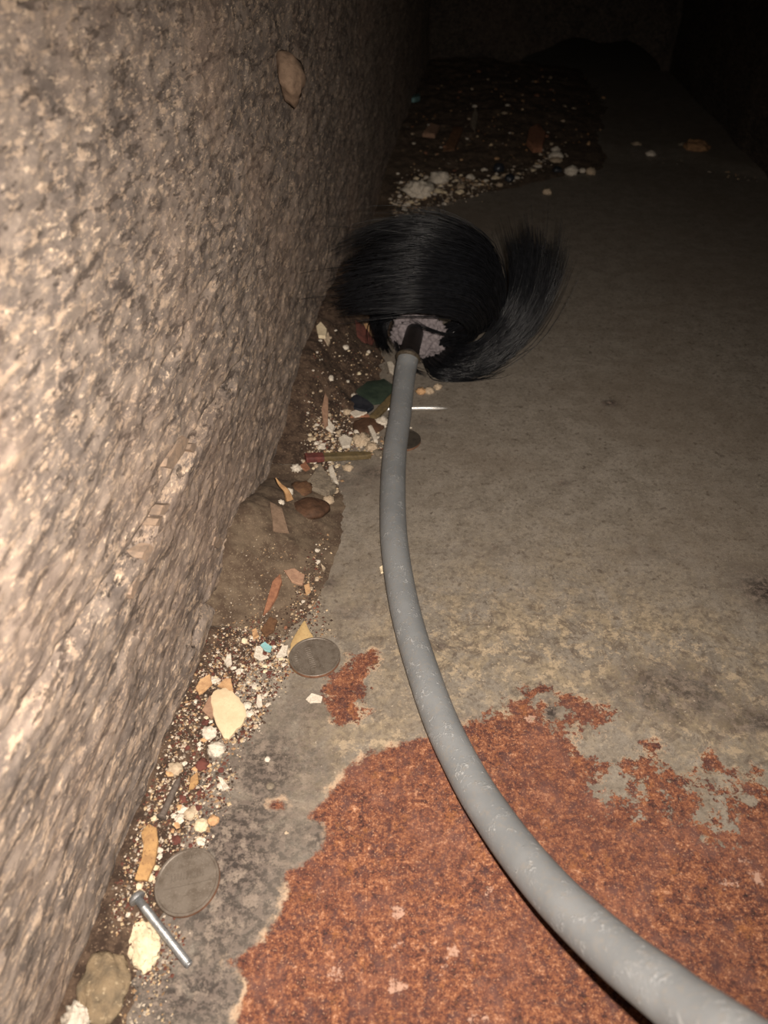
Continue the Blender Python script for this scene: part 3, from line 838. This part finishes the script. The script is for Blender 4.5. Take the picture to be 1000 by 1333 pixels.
stick('stick_stub', 'olive stick stub leaning behind the grey rod', ground(486, 549) + Vector((0, 0, .003)), ground(523, 512) + Vector((0, 0, .004)), .0062, .0036, 8,
      [('shaft', 0.0, .8, M['stick'], 1.0), ('stick_tip', .8, 1.0, M['stick'], .95)])
# splinter
ga = ground(378, 658) + Vector((0, 0, .004)); gb = Q(359, 622, ga.y + .006)
add_o = add('splinter', tube_mesh('splinter', catmull([ga, ga.lerp(gb, .35) + Vector((.001, 0, .0008)), ga.lerp(gb, .7), gb], 12), [.0024, .0022, .0020, .0018, .0016, .0014, .0012, .0010, .0009, .0007, .0005, .0002], 7), M['splinter'], None, smooth=False)
tag(add_o, 'pale pointed splinter sticking up from the dust mound', 'splinter')

# ------------------------------------------------------------------ named chips
CH = [
 ('paint_chip', [(276, 914), (282, 907), (292, 904), (304, 907), (313, 915), (320, 927), (322, 938), (317, 948), (307, 959), (299, 970), (293, 968), (286, 955), (279, 938)], 'cream', 'large rounded cream paint chip in the wall debris', .0016, .0022),
 ('clay_chip', [(264, 928), (274, 909), (283, 915), (281, 930), (276, 939)], 'pink', 'pinkish chip tucked under the large cream chip', .0012, .0010),
 ('paint_chip', [(376, 866), (379, 842), (386, 828), (397, 812), (403, 824), (408, 832), (418, 838), (404, 856), (386, 880)], 'ochre', 'ochre paint chip lying under the upper coin', .0010, .0006),
 ('paint_chip', [(186, 1090), (196, 1078), (206, 1083), (208, 1100), (203, 1130), (194, 1152), (178, 1150), (186, 1125), (189, 1106)], 'orange', 'long orange chip between the wall and the lower coin', .0014, .0012),
 ('paint_chip', [(256, 899), (262, 888), (274, 881), (277, 893), (267, 903), (260, 908)], 'tan', 'small tan chip against the wall above the large cream chip', .0012, .0012),
 ('paint_chip', [(284, 897), (294, 889), (302, 889), (305, 905), (296, 903)], 'tan', 'curled tan chip just above the large cream chip', .0012, .0016),
 ('plaster_sliver', [(284, 1013), (290, 1015), (300, 1030), (292, 1031)], 'white', 'white pointed sliver at the right edge of the litter', .0012, .0008),
 ('paint_sliver', [(247, 1031), (249, 1016), (258, 1007), (259, 1020), (252, 1029)], 'orange', 'thin orange sliver beside the rusty nail', .0010, .0012),
 ('paint_chip', [(340, 847), (346, 842), (355, 846), (353, 853), (345, 852)], 'turq', 'turquoise paint chip left of the upper coin', .0010, .0022),
 ('plaster_chip', [(331, 858), (334, 845), (344, 842), (342, 854), (350, 858), (338, 862)], 'white', 'white flake under the turquoise chip', .0012, .0008),
 ('plaster_chip', [(360, 860), (368, 846), (376, 844), (374, 855), (366, 860)], 'white', 'white flake between the turquoise chip and the coin', .0014, .0010),
 ('plaster_chip', [(293, 868), (297, 858), (302, 858), (303, 868), (297, 874)], 'white', 'upright white flake near the dust mound foot', .0014, .0012),
 ('plaster_curl', [(334, 920), (336, 908), (341, 909), (342, 920), (337, 924)], 'white', 'white curl right of the large cream chip', .0012, .0008),
 ('clay_chip', [(349, 786), (356, 766), (366, 757), (368, 765), (362, 780), (352, 796), (343, 805)], 'terracotta', 'long terracotta chip on the dust mound edge', .0016, .0020),
 ('clay_chip', [(371, 753), (384, 746), (397, 751), (394, 762), (380, 761)], 'pink', 'curved pinkish chip on the mound edge', .0014, .0016),
 ('clay_chip', [(396, 766), (403, 762), (405, 772), (399, 778)], 'tan', 'tan chip at the plate edge of the dust mound', .0012, .0012),
 ('clay_chip', [(353, 664), (368, 667), (376, 692), (356, 694)], 'bark2', 'squarish pinkish chip half sunk in the dust mound', .0016, .0010),
 ('clay_chip', [(340, 824), (352, 808), (362, 812), (357, 826), (346, 834)], 'bark', 'dark brown chip at the lower end of the dust mound', .0012, .0008),
 ('bark_chip', [(328, 822), (334, 820), (338, 832), (330, 834)], 'tan', 'small tan flake at the lower end of the dust mound', .0010, .0006),
 ('glass_shard', [(463, 516), (478, 502), (500, 498), (514, 507), (506, 524), (488, 530), (470, 526)], 'green', 'dark green glass shard left of the rod', .0022, .0018),
 ('shard', [(454, 531), (463, 520), (480, 529), (487, 537), (478, 544), (461, 539)], 'navy', 'navy black shard under the green glass', .0026, .0030),
 ('clay_chip', [(463, 431), (476, 432), (487, 440), (481, 448), (465, 442)], 'maroon', 'dark red chip on the dirt left of the socket', .0018, .0012),
 ('paint_chip', [(474, 434), (480, 431), (486, 437), (483, 441)], 'tan', 'tan flake on the dark red chip', .0010, .0032),
 ('plaster_chip', [(412, 431), (418, 426), (426, 432), (424, 440), (415, 441)], 'lumpwhite', 'squarish white chip high on the dirt bank', .0022, .0010),
 ('plaster_chip', [(422, 446), (428, 439), (430, 445), (427, 450)], 'buff', 'buff chip just below the squarish white chip', .0016, .0010),
 ('plaster_chip', [(504, 478), (510, 476), (514, 482), (512, 493), (507, 489)], 'white', 'white flake touching the rod below the ring', .0018, .0020),
 ('plaster_chip', [(455, 541), (463, 537), (478, 542), (462, 546)], 'white', 'white flake between navy shard and orange strip', .0012, .0016),
 ('clay_strip', [(456, 547), (460, 542), (478, 543), (482, 546), (470, 547)], 'terracotta', 'thin orange strip under the navy shard', .0014, .0014),
 ('clay_chip', [(419, 541), (424, 524), (428, 528), (427, 552), (422, 556)], 'pink', 'upright orange chip on the dirt bank', .0016, .0014),
 ('plaster_chip', [(441, 577), (448, 572), (459, 575), (456, 586), (446, 589)], 'white', 'broad white plaster flake above the red tipped stub', .0018, .0018),
 ('plaster_chip', [(422, 556), (428, 552), (436, 558), (433, 564), (425, 562)], 'white', 'white flake in the crumbs left of the brown cap', .0018, .0018),
 ('plaster_strip', [(479, 561), (484, 560), (490, 570), (492, 580), (487, 580), (483, 570)], 'white', 'upright white plaster strip below the brown cap', .0018, .0014),
 ('plaster_strip', [(428, 614), (433, 610), (437, 622), (441, 634), (436, 632), (430, 624)], 'white', 'white strip right of the grey stone', .0016, .0008),
 ('stone_chip', [(396, 640), (410, 622), (417, 611), (424, 622), (438, 642), (430, 650), (412, 645)], 'greystone', 'triangular grey stone chip below the red tipped stub', .0050, .0010),
 ('clay_chip', [(390, 612), (398, 605), (404, 612), (398, 616)], 'terracotta', 'small rust coloured chip under the red stub end', .0014, .0012),
 ('stone_chip', [(685, 192), (688, 178), (700, 172), (710, 180), (706, 196), (694, 198)], 'terracotta', 'orange clay chip standing in the far heap', .0070, .0020),
 ('paint_chip', [(536, 140), (538, 124), (546, 122), (547, 136), (541, 142)], 'turq', 'pale turquoise chip in the far heap by the wall', .0060, .0020),
 ('clay_chip', [(550, 180), (560, 170), (572, 172), (566, 182)], 'pink', 'pinkish chip low in the far heap near the wall', .0050, .0020),
 ('clay_chip', [(576, 195), (590, 178), (602, 180), (592, 194)], 'bark', 'brown slab in the far heap', .0050, .0020),
 ('plaster_chip', [(612, 163), (618, 152), (622, 158), (619, 168)], 'greystone', 'grey flake standing in the far heap', .0050, .0020),
 ('rust_flake', [(418, 738), (424, 742), (421, 748)], 'buff', 'cream flake at the right edge of the dust mound', .0010, .0006),
 ('plaster_flake', [(494, 741), (498, 740), (499, 749), (496, 749)], 'lumpwhite', 'tiny cream flake against the middle of the rod', .0012, .0003),
 ('plaster_flake', [(398, 912), (406, 905), (420, 908), (418, 916), (404, 918)], 'white', 'thin white flake on the plate below the upper coin', .0006, .0002),
]
for name, pts, m, label, th, lift in CH:
    chip(name, pts, M[m], label, name.split('_')[-1], th, lift)
# chip clinging to the wall
q = wall_frame(362, 103)
o = add('clay_lump', lump_mesh('clay_lump', 5, 1, 1, .6, .3, 1.6, 3), M['bark2'])
o.location = q + Vector((0.0005, 0, 0)); o.scale = (.0125, .0135, .0150); o.rotation_euler = (0, math.radians(80), .12)
tag(o, 'brown clump stuck high on the left wall', 'clump')

# ------------------------------------------------------------------ named lumps
LU = [
 ('plaster_lump', 187, 1217, 38, 60, 'lumpwhite', 'creamy plaster lump under the silver screw', .35, .35, 2.4, 0.25, 1.65, .45),
 ('mossy_stone', 137, 1270, 62, 90, 'moss', 'mossy brown stone at the foot of the wall', .55, .25, 1.6, 0.2, 1.45, .25),
 ('plaster_lump', 101, 1322, 34, 40, 'white', 'white plaster lump beside the mossy stone', .7, .4, 2.4, 0.3, 1.2, .2),
 ('plaster_lump', 272, 951, 20, 22, 'white', 'crumbly white lump left of the large cream chip', .6, .4, 3, 0.4, 1.1, .2),
 ('plaster_lump', 282, 972, 22, 26, 'white', 'crumbly white lump under the cream chip point', .6, .4, 3, 0.4, 1.1, .9),
 ('mortar_lump', 228, 998, 20, 20, 'buff', 'buff mortar lump against the wall above the rusty nail', .6, .35, 2.4, 0.3, 1, .3),
 ('clay_lump', 262, 993, 18, 16, 'maroon', 'dark red clay lump above the orange sliver', .5, .35, 2.4, 0.1, 1, .3),
 ('mortar_lump', 247, 1058, 16, 16, 'buff', 'rounded buff lump right of the rusty nail', .6, .35, 2.2, 0.2, 1, .8),
 ('mortar_lump', 262, 1072, 18, 16, 'lumpwhite', 'cream lump above the lower coin', .6, .35, 2.2, 0.2, 1, .3),
 ('mortar_lump', 278, 1066, 15, 14, 'tan', 'tan lump right of the cream lump above the lower coin', .6, .35, 2.2, 0.2, 1, .3),
 ('plaster_lump', 322, 917, 12, 13, 'white', 'round white lump beside the large cream chip', .7, .3, 2, 0.2, 1, 0),
 ('plaster_lump', 497, 549, 20, 12, 'white', 'knobbly white lump touching the rod', .6, .4, 3, 0.5, 1, .2),
 ('mortar_lump', 470, 571, 22, 18, 'buff', 'knobbly buff lump right of the broad white flake', .6, .4, 3, 0.5, 1, .2),
 ('mortar_lump', 484, 581, 17, 14, 'buff', 'knobbly buff lump at the stub tip', .6, .4, 3, 0.5, 1, 1.2),
 ('mortar_lump', 493, 588, 14, 16, 'greystone', 'grey brown lump between stub and rod', .6, .4, 3, 0.4, 1, .2),
 ('mortar_lump', 453, 608, 13, 9, 'buff', 'buff lump under the olive stub', .6, .4, 3, 0.5, 1, .2),
 ('plaster_lump', 386, 608, 13, 20, 'white', 'pitted white lump at the wall foot left of the red end', .8, .5, 3, 0.5, 1, .2),
 ('plaster_lump', 376, 640, 12, 10, 'white', 'white lump behind the splinter', .8, .4, 3, 0.3, 1, .2),
 ('plaster_lump', 366, 653, 9, 9, 'white', 'white lump left of the splinter foot', .8, .4, 3, 0.3, 1, .9),
 ('mortar_lump', 428, 650, 15, 9, 'buff', 'buff lump below the triangular stone', .6, .4, 3, 0.4, 1, .2),
 ('mortar_lump', 548, 509, 13, 11, 'tan', 'small tan lump beside the rod under the bristles', .7, .4, 3, 0.4, 1, .2),
 ('mortar_lump', 559, 508, 13, 11, 'buff', 'middle knobbly buff lump under the bristles', .7, .4, 3, 0.5, 1, .5),
 ('mortar_lump', 570, 503, 11, 10, 'buff', 'end knobbly buff lump under the bristles', .7, .4, 3, 0.5, 1, .9),
 ('mortar_lump', 535, 556, 4, 5, 'white', 'tiny white lump above the dark coin', .7, .3, 3, 0.2, 1, .9),
 ('plaster_lump', 450, 452, 9, 7, 'white', 'white lump in the middle of the dirt bank', .7, .3, 3, 0.2, 1, .9),
 ('plaster_lump', 480, 457, 5, 7, 'white', 'tiny upright white lump left of the socket', .8, .3, 3, 0.2, 1, .9),
 ('plaster_lump', 431, 490, 7, 14, 'white', 'slim white lump on the dirt bank by the wall', .8, .4, 3, 0.2, 1.8, .2),
 ('plaster_lump', 461, 515, 9, 10, 'white', 'white lump at the left corner of the green glass', .8, .4, 3, 0.2, 1, .2),
 ('plaster_lump', 452, 535, 10, 14, 'buff', 'buff lump left of the navy shard', .8, .4, 3, 0.3, 1, .2),
 ('bark_lump', 393, 632, 28, 26, 'bark', 'rounded brown bark lump left of the grey stone', .35, .4, 1.6, 0.0, 1, .2),
 ('rock', 905, 192, 34, 20, 'rock', 'brown rock at the edge of the far plate', .5, .3, 1.8, 0.1, 1, .2),
 ('rock', 888, 190, 14, 9, 'greystone', 'grey rock touching the brown rock', .6, .3, 1.8, 0.1, 1, .2),
 ('plaster_lump', 744, 223, 18, 15, 'white', 'white lump at the far edge of the bare plate', .7, .4, 2.4, 0.4, 1, .2),
 ('plaster_lump', 769, 224, 13, 13, 'buff', 'buff lump at the right end of the crumb line', .8, .3, 2, 0.2, 1, .2),
 ('mortar_lump', 712, 250, 12, 9, 'buff', 'single buff lump alone on the far plate', .7, .3, 2, 0.2, 1, .2),
 ('plaster_lump', 758, 222, 9, 9, 'white', 'small white lump beside the buff end lump', .7, .3, 2, 0.2, 1, .2),
 ('clay_lump', 725, 221, 12, 11, 'navy', 'dark blue lump in the crumb line', .7, .3, 2, 0.2, 1, .2),
 ('clay_lump', 649, 220, 15, 14, 'navy', 'round black lump on the crumb heap', .9, .15, 2, 0.0, 1, .2),
 ('clay_lump', 663, 233, 14, 10, 'navy', 'black lump at the front of the crumb heap', .8, .2, 2, 0.0, 1, .2),
 ('plaster_lump', 724, 202, 17, 9, 'white', 'flat white lump above the dark blue lump', .5, .3, 2, 0.2, 1, .2),
 ('plaster_lump', 724, 209, 16, 8, 'buff', 'flat buff lump above the dark blue lump', .5, .3, 2, 0.2, 1, .9),
 ('plaster_lump', 828, 190, 16, 6, 'buff', 'flat buff lump on the far plate edge', .5, .3, 2, 0.2, 1, .1),
 ('plaster_lump', 847, 201, 13, 8, 'white', 'white lump at the far plate edge', .6, .3, 2, 0.2, 1, .9),
 ('plaster_lump', 545, 248, 34, 22, 'white', 'broad white lump at the front of the far crumb heap', .6, .45, 2.6, 0.5, 1, .2),
 ('plaster_lump', 572, 232, 26, 20, 'white', 'white lump behind the broad one in the far crumb heap', .6, .45, 2.6, 0.5, 1, 1.2),
 ('pebble', 352, 1021, 11, 10, 'greystone', 'round grey pebble on the plate right of the white sliver', .35, .1, 1.6, 0.0, 1, 0),
 ('plaster_lump', 348, 987, 8, 8, 'white', 'lone white crumb on the grimy plate', .6, .3, 2, 0.1, 1, 0),
 ('paint_blister', 373, 1083, 9, 7, 'buff', 'pale paint blister left of the rust bay', .25, .2, 2, 0.0, 1, 0),
]
for name, u, v, wp, hp, m, label, zr, rough, freq, knob, asp, rot in LU:
    lump(name, u, v, wp, hp, M[m], label, name.split('_')[-1], zr, rough, freq, 4 if wp > 30 else 3, knob, rot=rot, aspect=asp)
# brown cap and husk
def dome(name, u, v, wpx, dpx, hgt, mat, label, rot=0, tilt=(0, 0)):
    g = ground(u, v); dep = (g - Vector((0, 0, CAM_H))).dot(Vector((0, CP, -SP)))
    rx = wpx * .5 * dep / FPX; ry = dpx * .5 * dep / FPX / (0.5 * (abs((CAM_H - g.z)) / dep + .5))
    verts, faces = [], []
    n, m = 9, 36
    for i in range(n):
        t = i / (n - 1) * 0.97 + 0.03
        for k in range(m):
            a = 2 * math.pi * k / m
            z = hgt * math.cos(t * math.pi * .5) ** .7 * (1 + .10 * math.sin(9 * math.cos(a) * t + 1)) + hgt * .07 * math.sin(i * 2.1)
            rr_ = math.sin(t * math.pi * .5) * (1 + .05 * math.sin(3 * a + 1) + .03 * math.sin(7 * a + i * .4))
            verts.append((rx * rr_ * math.cos(a), ry * rr_ * math.sin(a), z))
    for i in range(n - 1):
        for k in range(m):
            A, B = i * m + k, i * m + (k + 1) % m
            faces.append((A, A + m, B + m, B))
    faces.append(tuple(range(m)))
    faces.append(tuple(range((n - 1) * m, n * m))[::-1])
    o = add(name, mesh_np(name, verts, faces), mat)
    o.location = g - Vector((0, 0, .0012)); o.rotation_euler = (tilt[0], tilt[1], rot)
    return tag(o, label, 'husk')
dome('nut_husk', 404, 662, 50, 26, .0055, M['brown'], 'rounded dark brown husk on the upper end of the dust mound', .3, (-.15, .1))
dome('nut_husk', 479, 556, 42, 20, .005, M['brown'], 'flat dark brown cap beside the rod', .1)

# ------------------------------------------------------------------ countable crumbs
proto = [lump_mesh('crumb', 20 + k, 1, .7 + .25 * (k % 3), .6, .55, 1.7, 2) for k in range(6)]
TINTS = {'white': M['white'], 'buff': M['buff'], 'tan': M['tan'], 'maroon': M['maroon'], 'cream': M['lumpwhite'], 'clay': M['terracotta']}
crumb_meshes = {}
CR = []
def crumb(u, v, px, colour, zone, group):
    k = rnd.randrange(6)
    if (k, colour) not in crumb_meshes:
        me = proto[k].copy(); me.materials.append(TINTS[colour]); crumb_meshes[(k, colour)] = me
    o = bpy.data.objects.new('crumb', crumb_meshes[(k, colour)])
    g = ground(u, v); dep = (g - Vector((0, 0, CAM_H))).dot(Vector((0, CP, -SP)))
    r = px * .5 * dep / FPX
    o.location = (g.x, g.y, g.z - r * .08); o.scale = (r, r, r * rnd.uniform(.6, 1.0)); o.rotation_euler = (0, 0, rnd.uniform(0, 6.28))
    C.objects.link(o)
    tag(o, None, 'crumb', group)
    CR.append((o, u, v, px, colour, zone))
def inside(poly, x, y):
    c = False
    for (x0, y0), (x1, y1) in zip(poly, poly[1:] + poly[:1]):
        if (y0 > y) != (y1 > y) and x < (x1 - x0) * (y - y0) / (y1 - y0) + x0: c = not c
    return c
def sample(poly, n, r):
    xs_ = [p[0] for p in poly]; ys_ = [p[1] for p in poly]; out = []
    while len(out) < n:
        x, y = r.uniform(min(xs_), max(xs_)), r.uniform(min(ys_), max(ys_))
        if inside(poly, x, y): out.append((x, y))
    return out
Z1 = [(165, 1200), (188, 1085), (240, 940), (262, 895), (290, 960), (300, 1000), (290, 1040), (258, 1105), (215, 1115), (198, 1165)]
Z1b = [(170, 1255), (180, 1190), (215, 1190), (240, 1215), (225, 1262), (205, 1285)]
Z2 = [(262, 885), (282, 850), (330, 825), (378, 845), (378, 870), (345, 925), (330, 960), (320, 905), (290, 895)]
Z3 = [(368, 845), (372, 800), (385, 765), (405, 720), (420, 690), (426, 715), (412, 780), (436, 832), (405, 822)]
Z4 = [(392, 612), (406, 552), (430, 540), (498, 562), (502, 590), (440, 592), (438, 645), (420, 610)]
Z5 = [(398, 565), (402, 470), (420, 425), (480, 430), (506, 480), (465, 505), (445, 545)]
Z6 = [(505, 288), (522, 235), (575, 228), (640, 228), (690, 218), (720, 190), (735, 195), (700, 225), (640, 245), (580, 266)]
Z7 = [(515, 240), (535, 140), (600, 90), (740, 95), (860, 140), (880, 170), (790, 190), (735, 195), (640, 222)]
Z8 = [(790, 190), (870, 196), (1000, 236), (985, 240), (870, 206)]
Z9 = [(120, 1330), (165, 1262), (215, 1290), (225, 1333)]
for poly, n, pxr, cols, group in [
    (Z1, 60, (6, 11), ['white', 'cream', 'buff', 'maroon', 'white', 'tan'], 'crumbs near the rusty nail'),
    (Z2, 45, (5, 10), ['white', 'white', 'cream', 'buff', 'maroon'], 'crumbs left of the upper coin'),
    (Z3, 16, (4, 7), ['buff', 'white', 'clay'], 'crumbs along the dust mound'),
    (Z4, 60, (4, 9), ['white', 'white', 'cream', 'buff'], 'crumbs above the red tipped stub'),
    (Z5, 24, (3, 6), ['white', 'buff', 'cream'], 'crumbs on the dirt bank'),
    (Z6, 55, (5, 12), ['white', 'buff', 'white', 'cream'], 'crumbs behind the brush'),
    (Z7, 60, (3, 7), ['buff', 'white', 'tan', 'clay'], 'crumbs at the far end')]:
    for u, v in sample(poly, n, rnd):
        crumb(u, v, rnd.uniform(*pxr) * rnd.choice([.7, .85, 1, 1.15]), rnd.choice(cols), group, group)
ANCH = [('silver screw', 212, 1212), ('lower coin', 245, 1149), ('long orange chip', 195, 1115), ('rusty nail', 224, 1040), ('orange sliver', 253, 1020), ('white pointed sliver', 292, 1022),
        ('dark red clay lump', 262, 993), ('buff lump by the wall', 228, 998), ('cream lump above the lower coin', 262, 1072), ('large cream chip', 299, 938), ('curled tan chip', 295, 896), ('tan chip at the wall', 266, 894),
        ('upright white flake', 298, 865), ('turquoise chip', 348, 847), ('upper coin', 410, 857), ('ochre chip', 392, 835), ('long terracotta chip', 358, 780), ('curved pinkish chip', 385, 754), ('brown husk', 404, 662),
        ('triangular grey stone', 418, 632), ('red stub end', 408, 600), ('olive stub', 450, 597), ('broad white flake', 450, 580), ('flat brown cap', 479, 556), ('navy shard', 470, 532), ('green glass', 490, 513), ('upright orange chip', 424, 540),
        ('grey rod', 510, 560), ('dark red chip', 474, 439), ('squarish white chip', 419, 434), ('slim white lump', 431, 490), ('black socket', 537, 445),
        ('broad white far lump', 545, 248), ('round black lump', 649, 220), ('dark blue lump', 725, 221), ('far orange chip', 697, 185), ('far turquoise chip', 542, 131), ('far pinkish chip', 561, 176), ('far brown slab', 590, 187), ('far grey flake', 617, 160),
        ('brown rock', 905, 192), ('far flat buff lump', 828, 190)]
WORD = {'white': 'white', 'buff': 'buff', 'tan': 'tan', 'maroon': 'dark red', 'cream': 'cream', 'clay': 'orange'}
ORD = ['', 'second ', 'third ', 'fourth ', 'fifth ', 'sixth ', 'seventh ', 'eighth ', 'ninth ', 'tenth ', 'eleventh ', 'twelfth ']
fam = {}
for rec in CR:
    o, u, v, px, colour, zone = rec
    an = min(ANCH, key=lambda q: math.hypot(q[1] - u, (q[2] - v) * 1.2))
    dx, dy = u - an[1], v - an[2]
    side = ('right of' if dx > 0 else 'left of') if abs(dx) > abs(dy) else ('below' if dy > 0 else 'above')
    fam.setdefault((an[0], side, WORD[colour]), []).append((math.hypot(dx, dy), rec))
for (an, side, colr), rows in fam.items():
    rows.sort(key=lambda r_: r_[0])
    for k, (_, rec) in enumerate(rows):
        rank = ('' if len(rows) == 1 else 'nearest ' if k == 0 else ORD[min(k, 11)] + 'nearest ')
        rec[0]['label'] = f'small {colr} crumb {side} the {an}' if not rank else f'{rank}small {colr} crumb {side} the {an}'

# ------------------------------------------------------------------ fine litter nobody could count
def litter(name, zones, label, seed):
    r = np.random.default_rng(seed); rr_ = random.Random(seed)
    pal = {'w': (.52, .44, .35), 'c': (.50, .38, .24), 't': (.32, .20, .11), 'r': (.11, .040, .028), 'd': (.045, .028, .020), 'g': (.20, .165, .13), 'o': (.34, .17, .07)}
    octv = np.array([(1, 0, 0), (0, 1, 0), (-1, 0, 0), (0, -1, 0), (0, 0, 1), (0, 0, -.3)], float)
    octf = [(0, 1, 4), (1, 2, 4), (2, 3, 4), (3, 0, 4), (1, 0, 5), (2, 1, 5), (3, 2, 5), (0, 3, 5)]
    V, Fc, T = [], [], []
    for poly, n, (s0, s1), keys in zones:
        pts = np.array(sample(poly, n, rr_))
        pts = pts[vnoise(pts[:, 0] / 13.0, pts[:, 1] / 13.0, 3) > r.uniform(.12, .62, len(pts))]
        pts = pts + r.normal(0, 5, pts.shape)
        for g, dep in zip(*ground_np(pts)):
            s = (s0 + (s1 - s0) * rr_.random() ** 2) * .5 * dep / FPX
            q = octv * (1 + r.uniform(-.45, .45, (6, 1))) * np.array([1, rr_.uniform(.5, 1.3), rr_.uniform(.4, .9)])
            an = rr_.uniform(0, 6.28); ca, sa = math.cos(an), math.sin(an)
            q = np.stack([q[:, 0] * ca - q[:, 1] * sa, q[:, 0] * sa + q[:, 1] * ca, q[:, 2]], -1) * s + g
            b = len(V); V.extend(map(tuple, q)); Fc.extend([(a + b, c_ + b, d_ + b) for a, c_, d_ in octf])
            c = pal[rr_.choice(keys)]; k = rr_.uniform(.75, 1.15)
            T.extend([(c[0] * k, c[1] * k, c[2] * k, 1)] * 6)
    me = mesh_np(name, V, Fc)
    a = me.color_attributes.new('tint', 'FLOAT_COLOR', 'POINT')
    a.data.foreach_set('color', np.asarray(T, np.float32).ravel())
    return tag(add(name, me, M['tint'], smooth=False), label, 'litter', kind='stuff')
Z1w = [(138, 1220), (160, 1130), (205, 1005), (232, 920), (255, 868), (300, 900), (330, 945), (308, 1005), (295, 1045), (262, 1112), (212, 1120), (196, 1170), (185, 1205)]
ZM = [(285, 850), (300, 770), (330, 700), (360, 700), (390, 720), (370, 770), (345, 820), (320, 850)]
litter('fine_litter', [(Z1w, 6200, (1.6, 6.5), 'wwwccttrrrrdddgg'), (Z1b, 600, (2, 6), 'wctrrdg'), (Z9, 260, (2, 6), 'wctgd')], 'fine gritty litter along the wall foot beside the lower coin', 1)
litter('fine_litter', [(Z2, 3000, (1.6, 6), 'wwwcttrrrdddg'), ([(258, 872), (278, 825), (340, 800), (378, 830), (335, 858), (290, 880)], 1500, (1.5, 4.5), 'wcttrrdddgg'), (Z3, 700, (1.6, 5), 'wctrrdddd'), (ZM, 320, (1.2, 3.5), 'wcttgg')], 'fine gritty litter around the dust mound and upper coin', 2)
litter('fine_litter', [(Z4, 1400, (1.5, 5.5), 'wwwcctrd'), (Z5, 900, (1.2, 3.5), 'wctrddd')], 'fine gritty litter on the dirt bank left of the rod', 3)
litter('fine_litter', [(Z6, 1200, (1.5, 6), 'wwwctg'), (Z7, 700, (1.5, 5), 'cttgddo'), (Z8, 90, (1.5, 4.5), 'wctg')], 'fine litter strewn over the far end', 4)
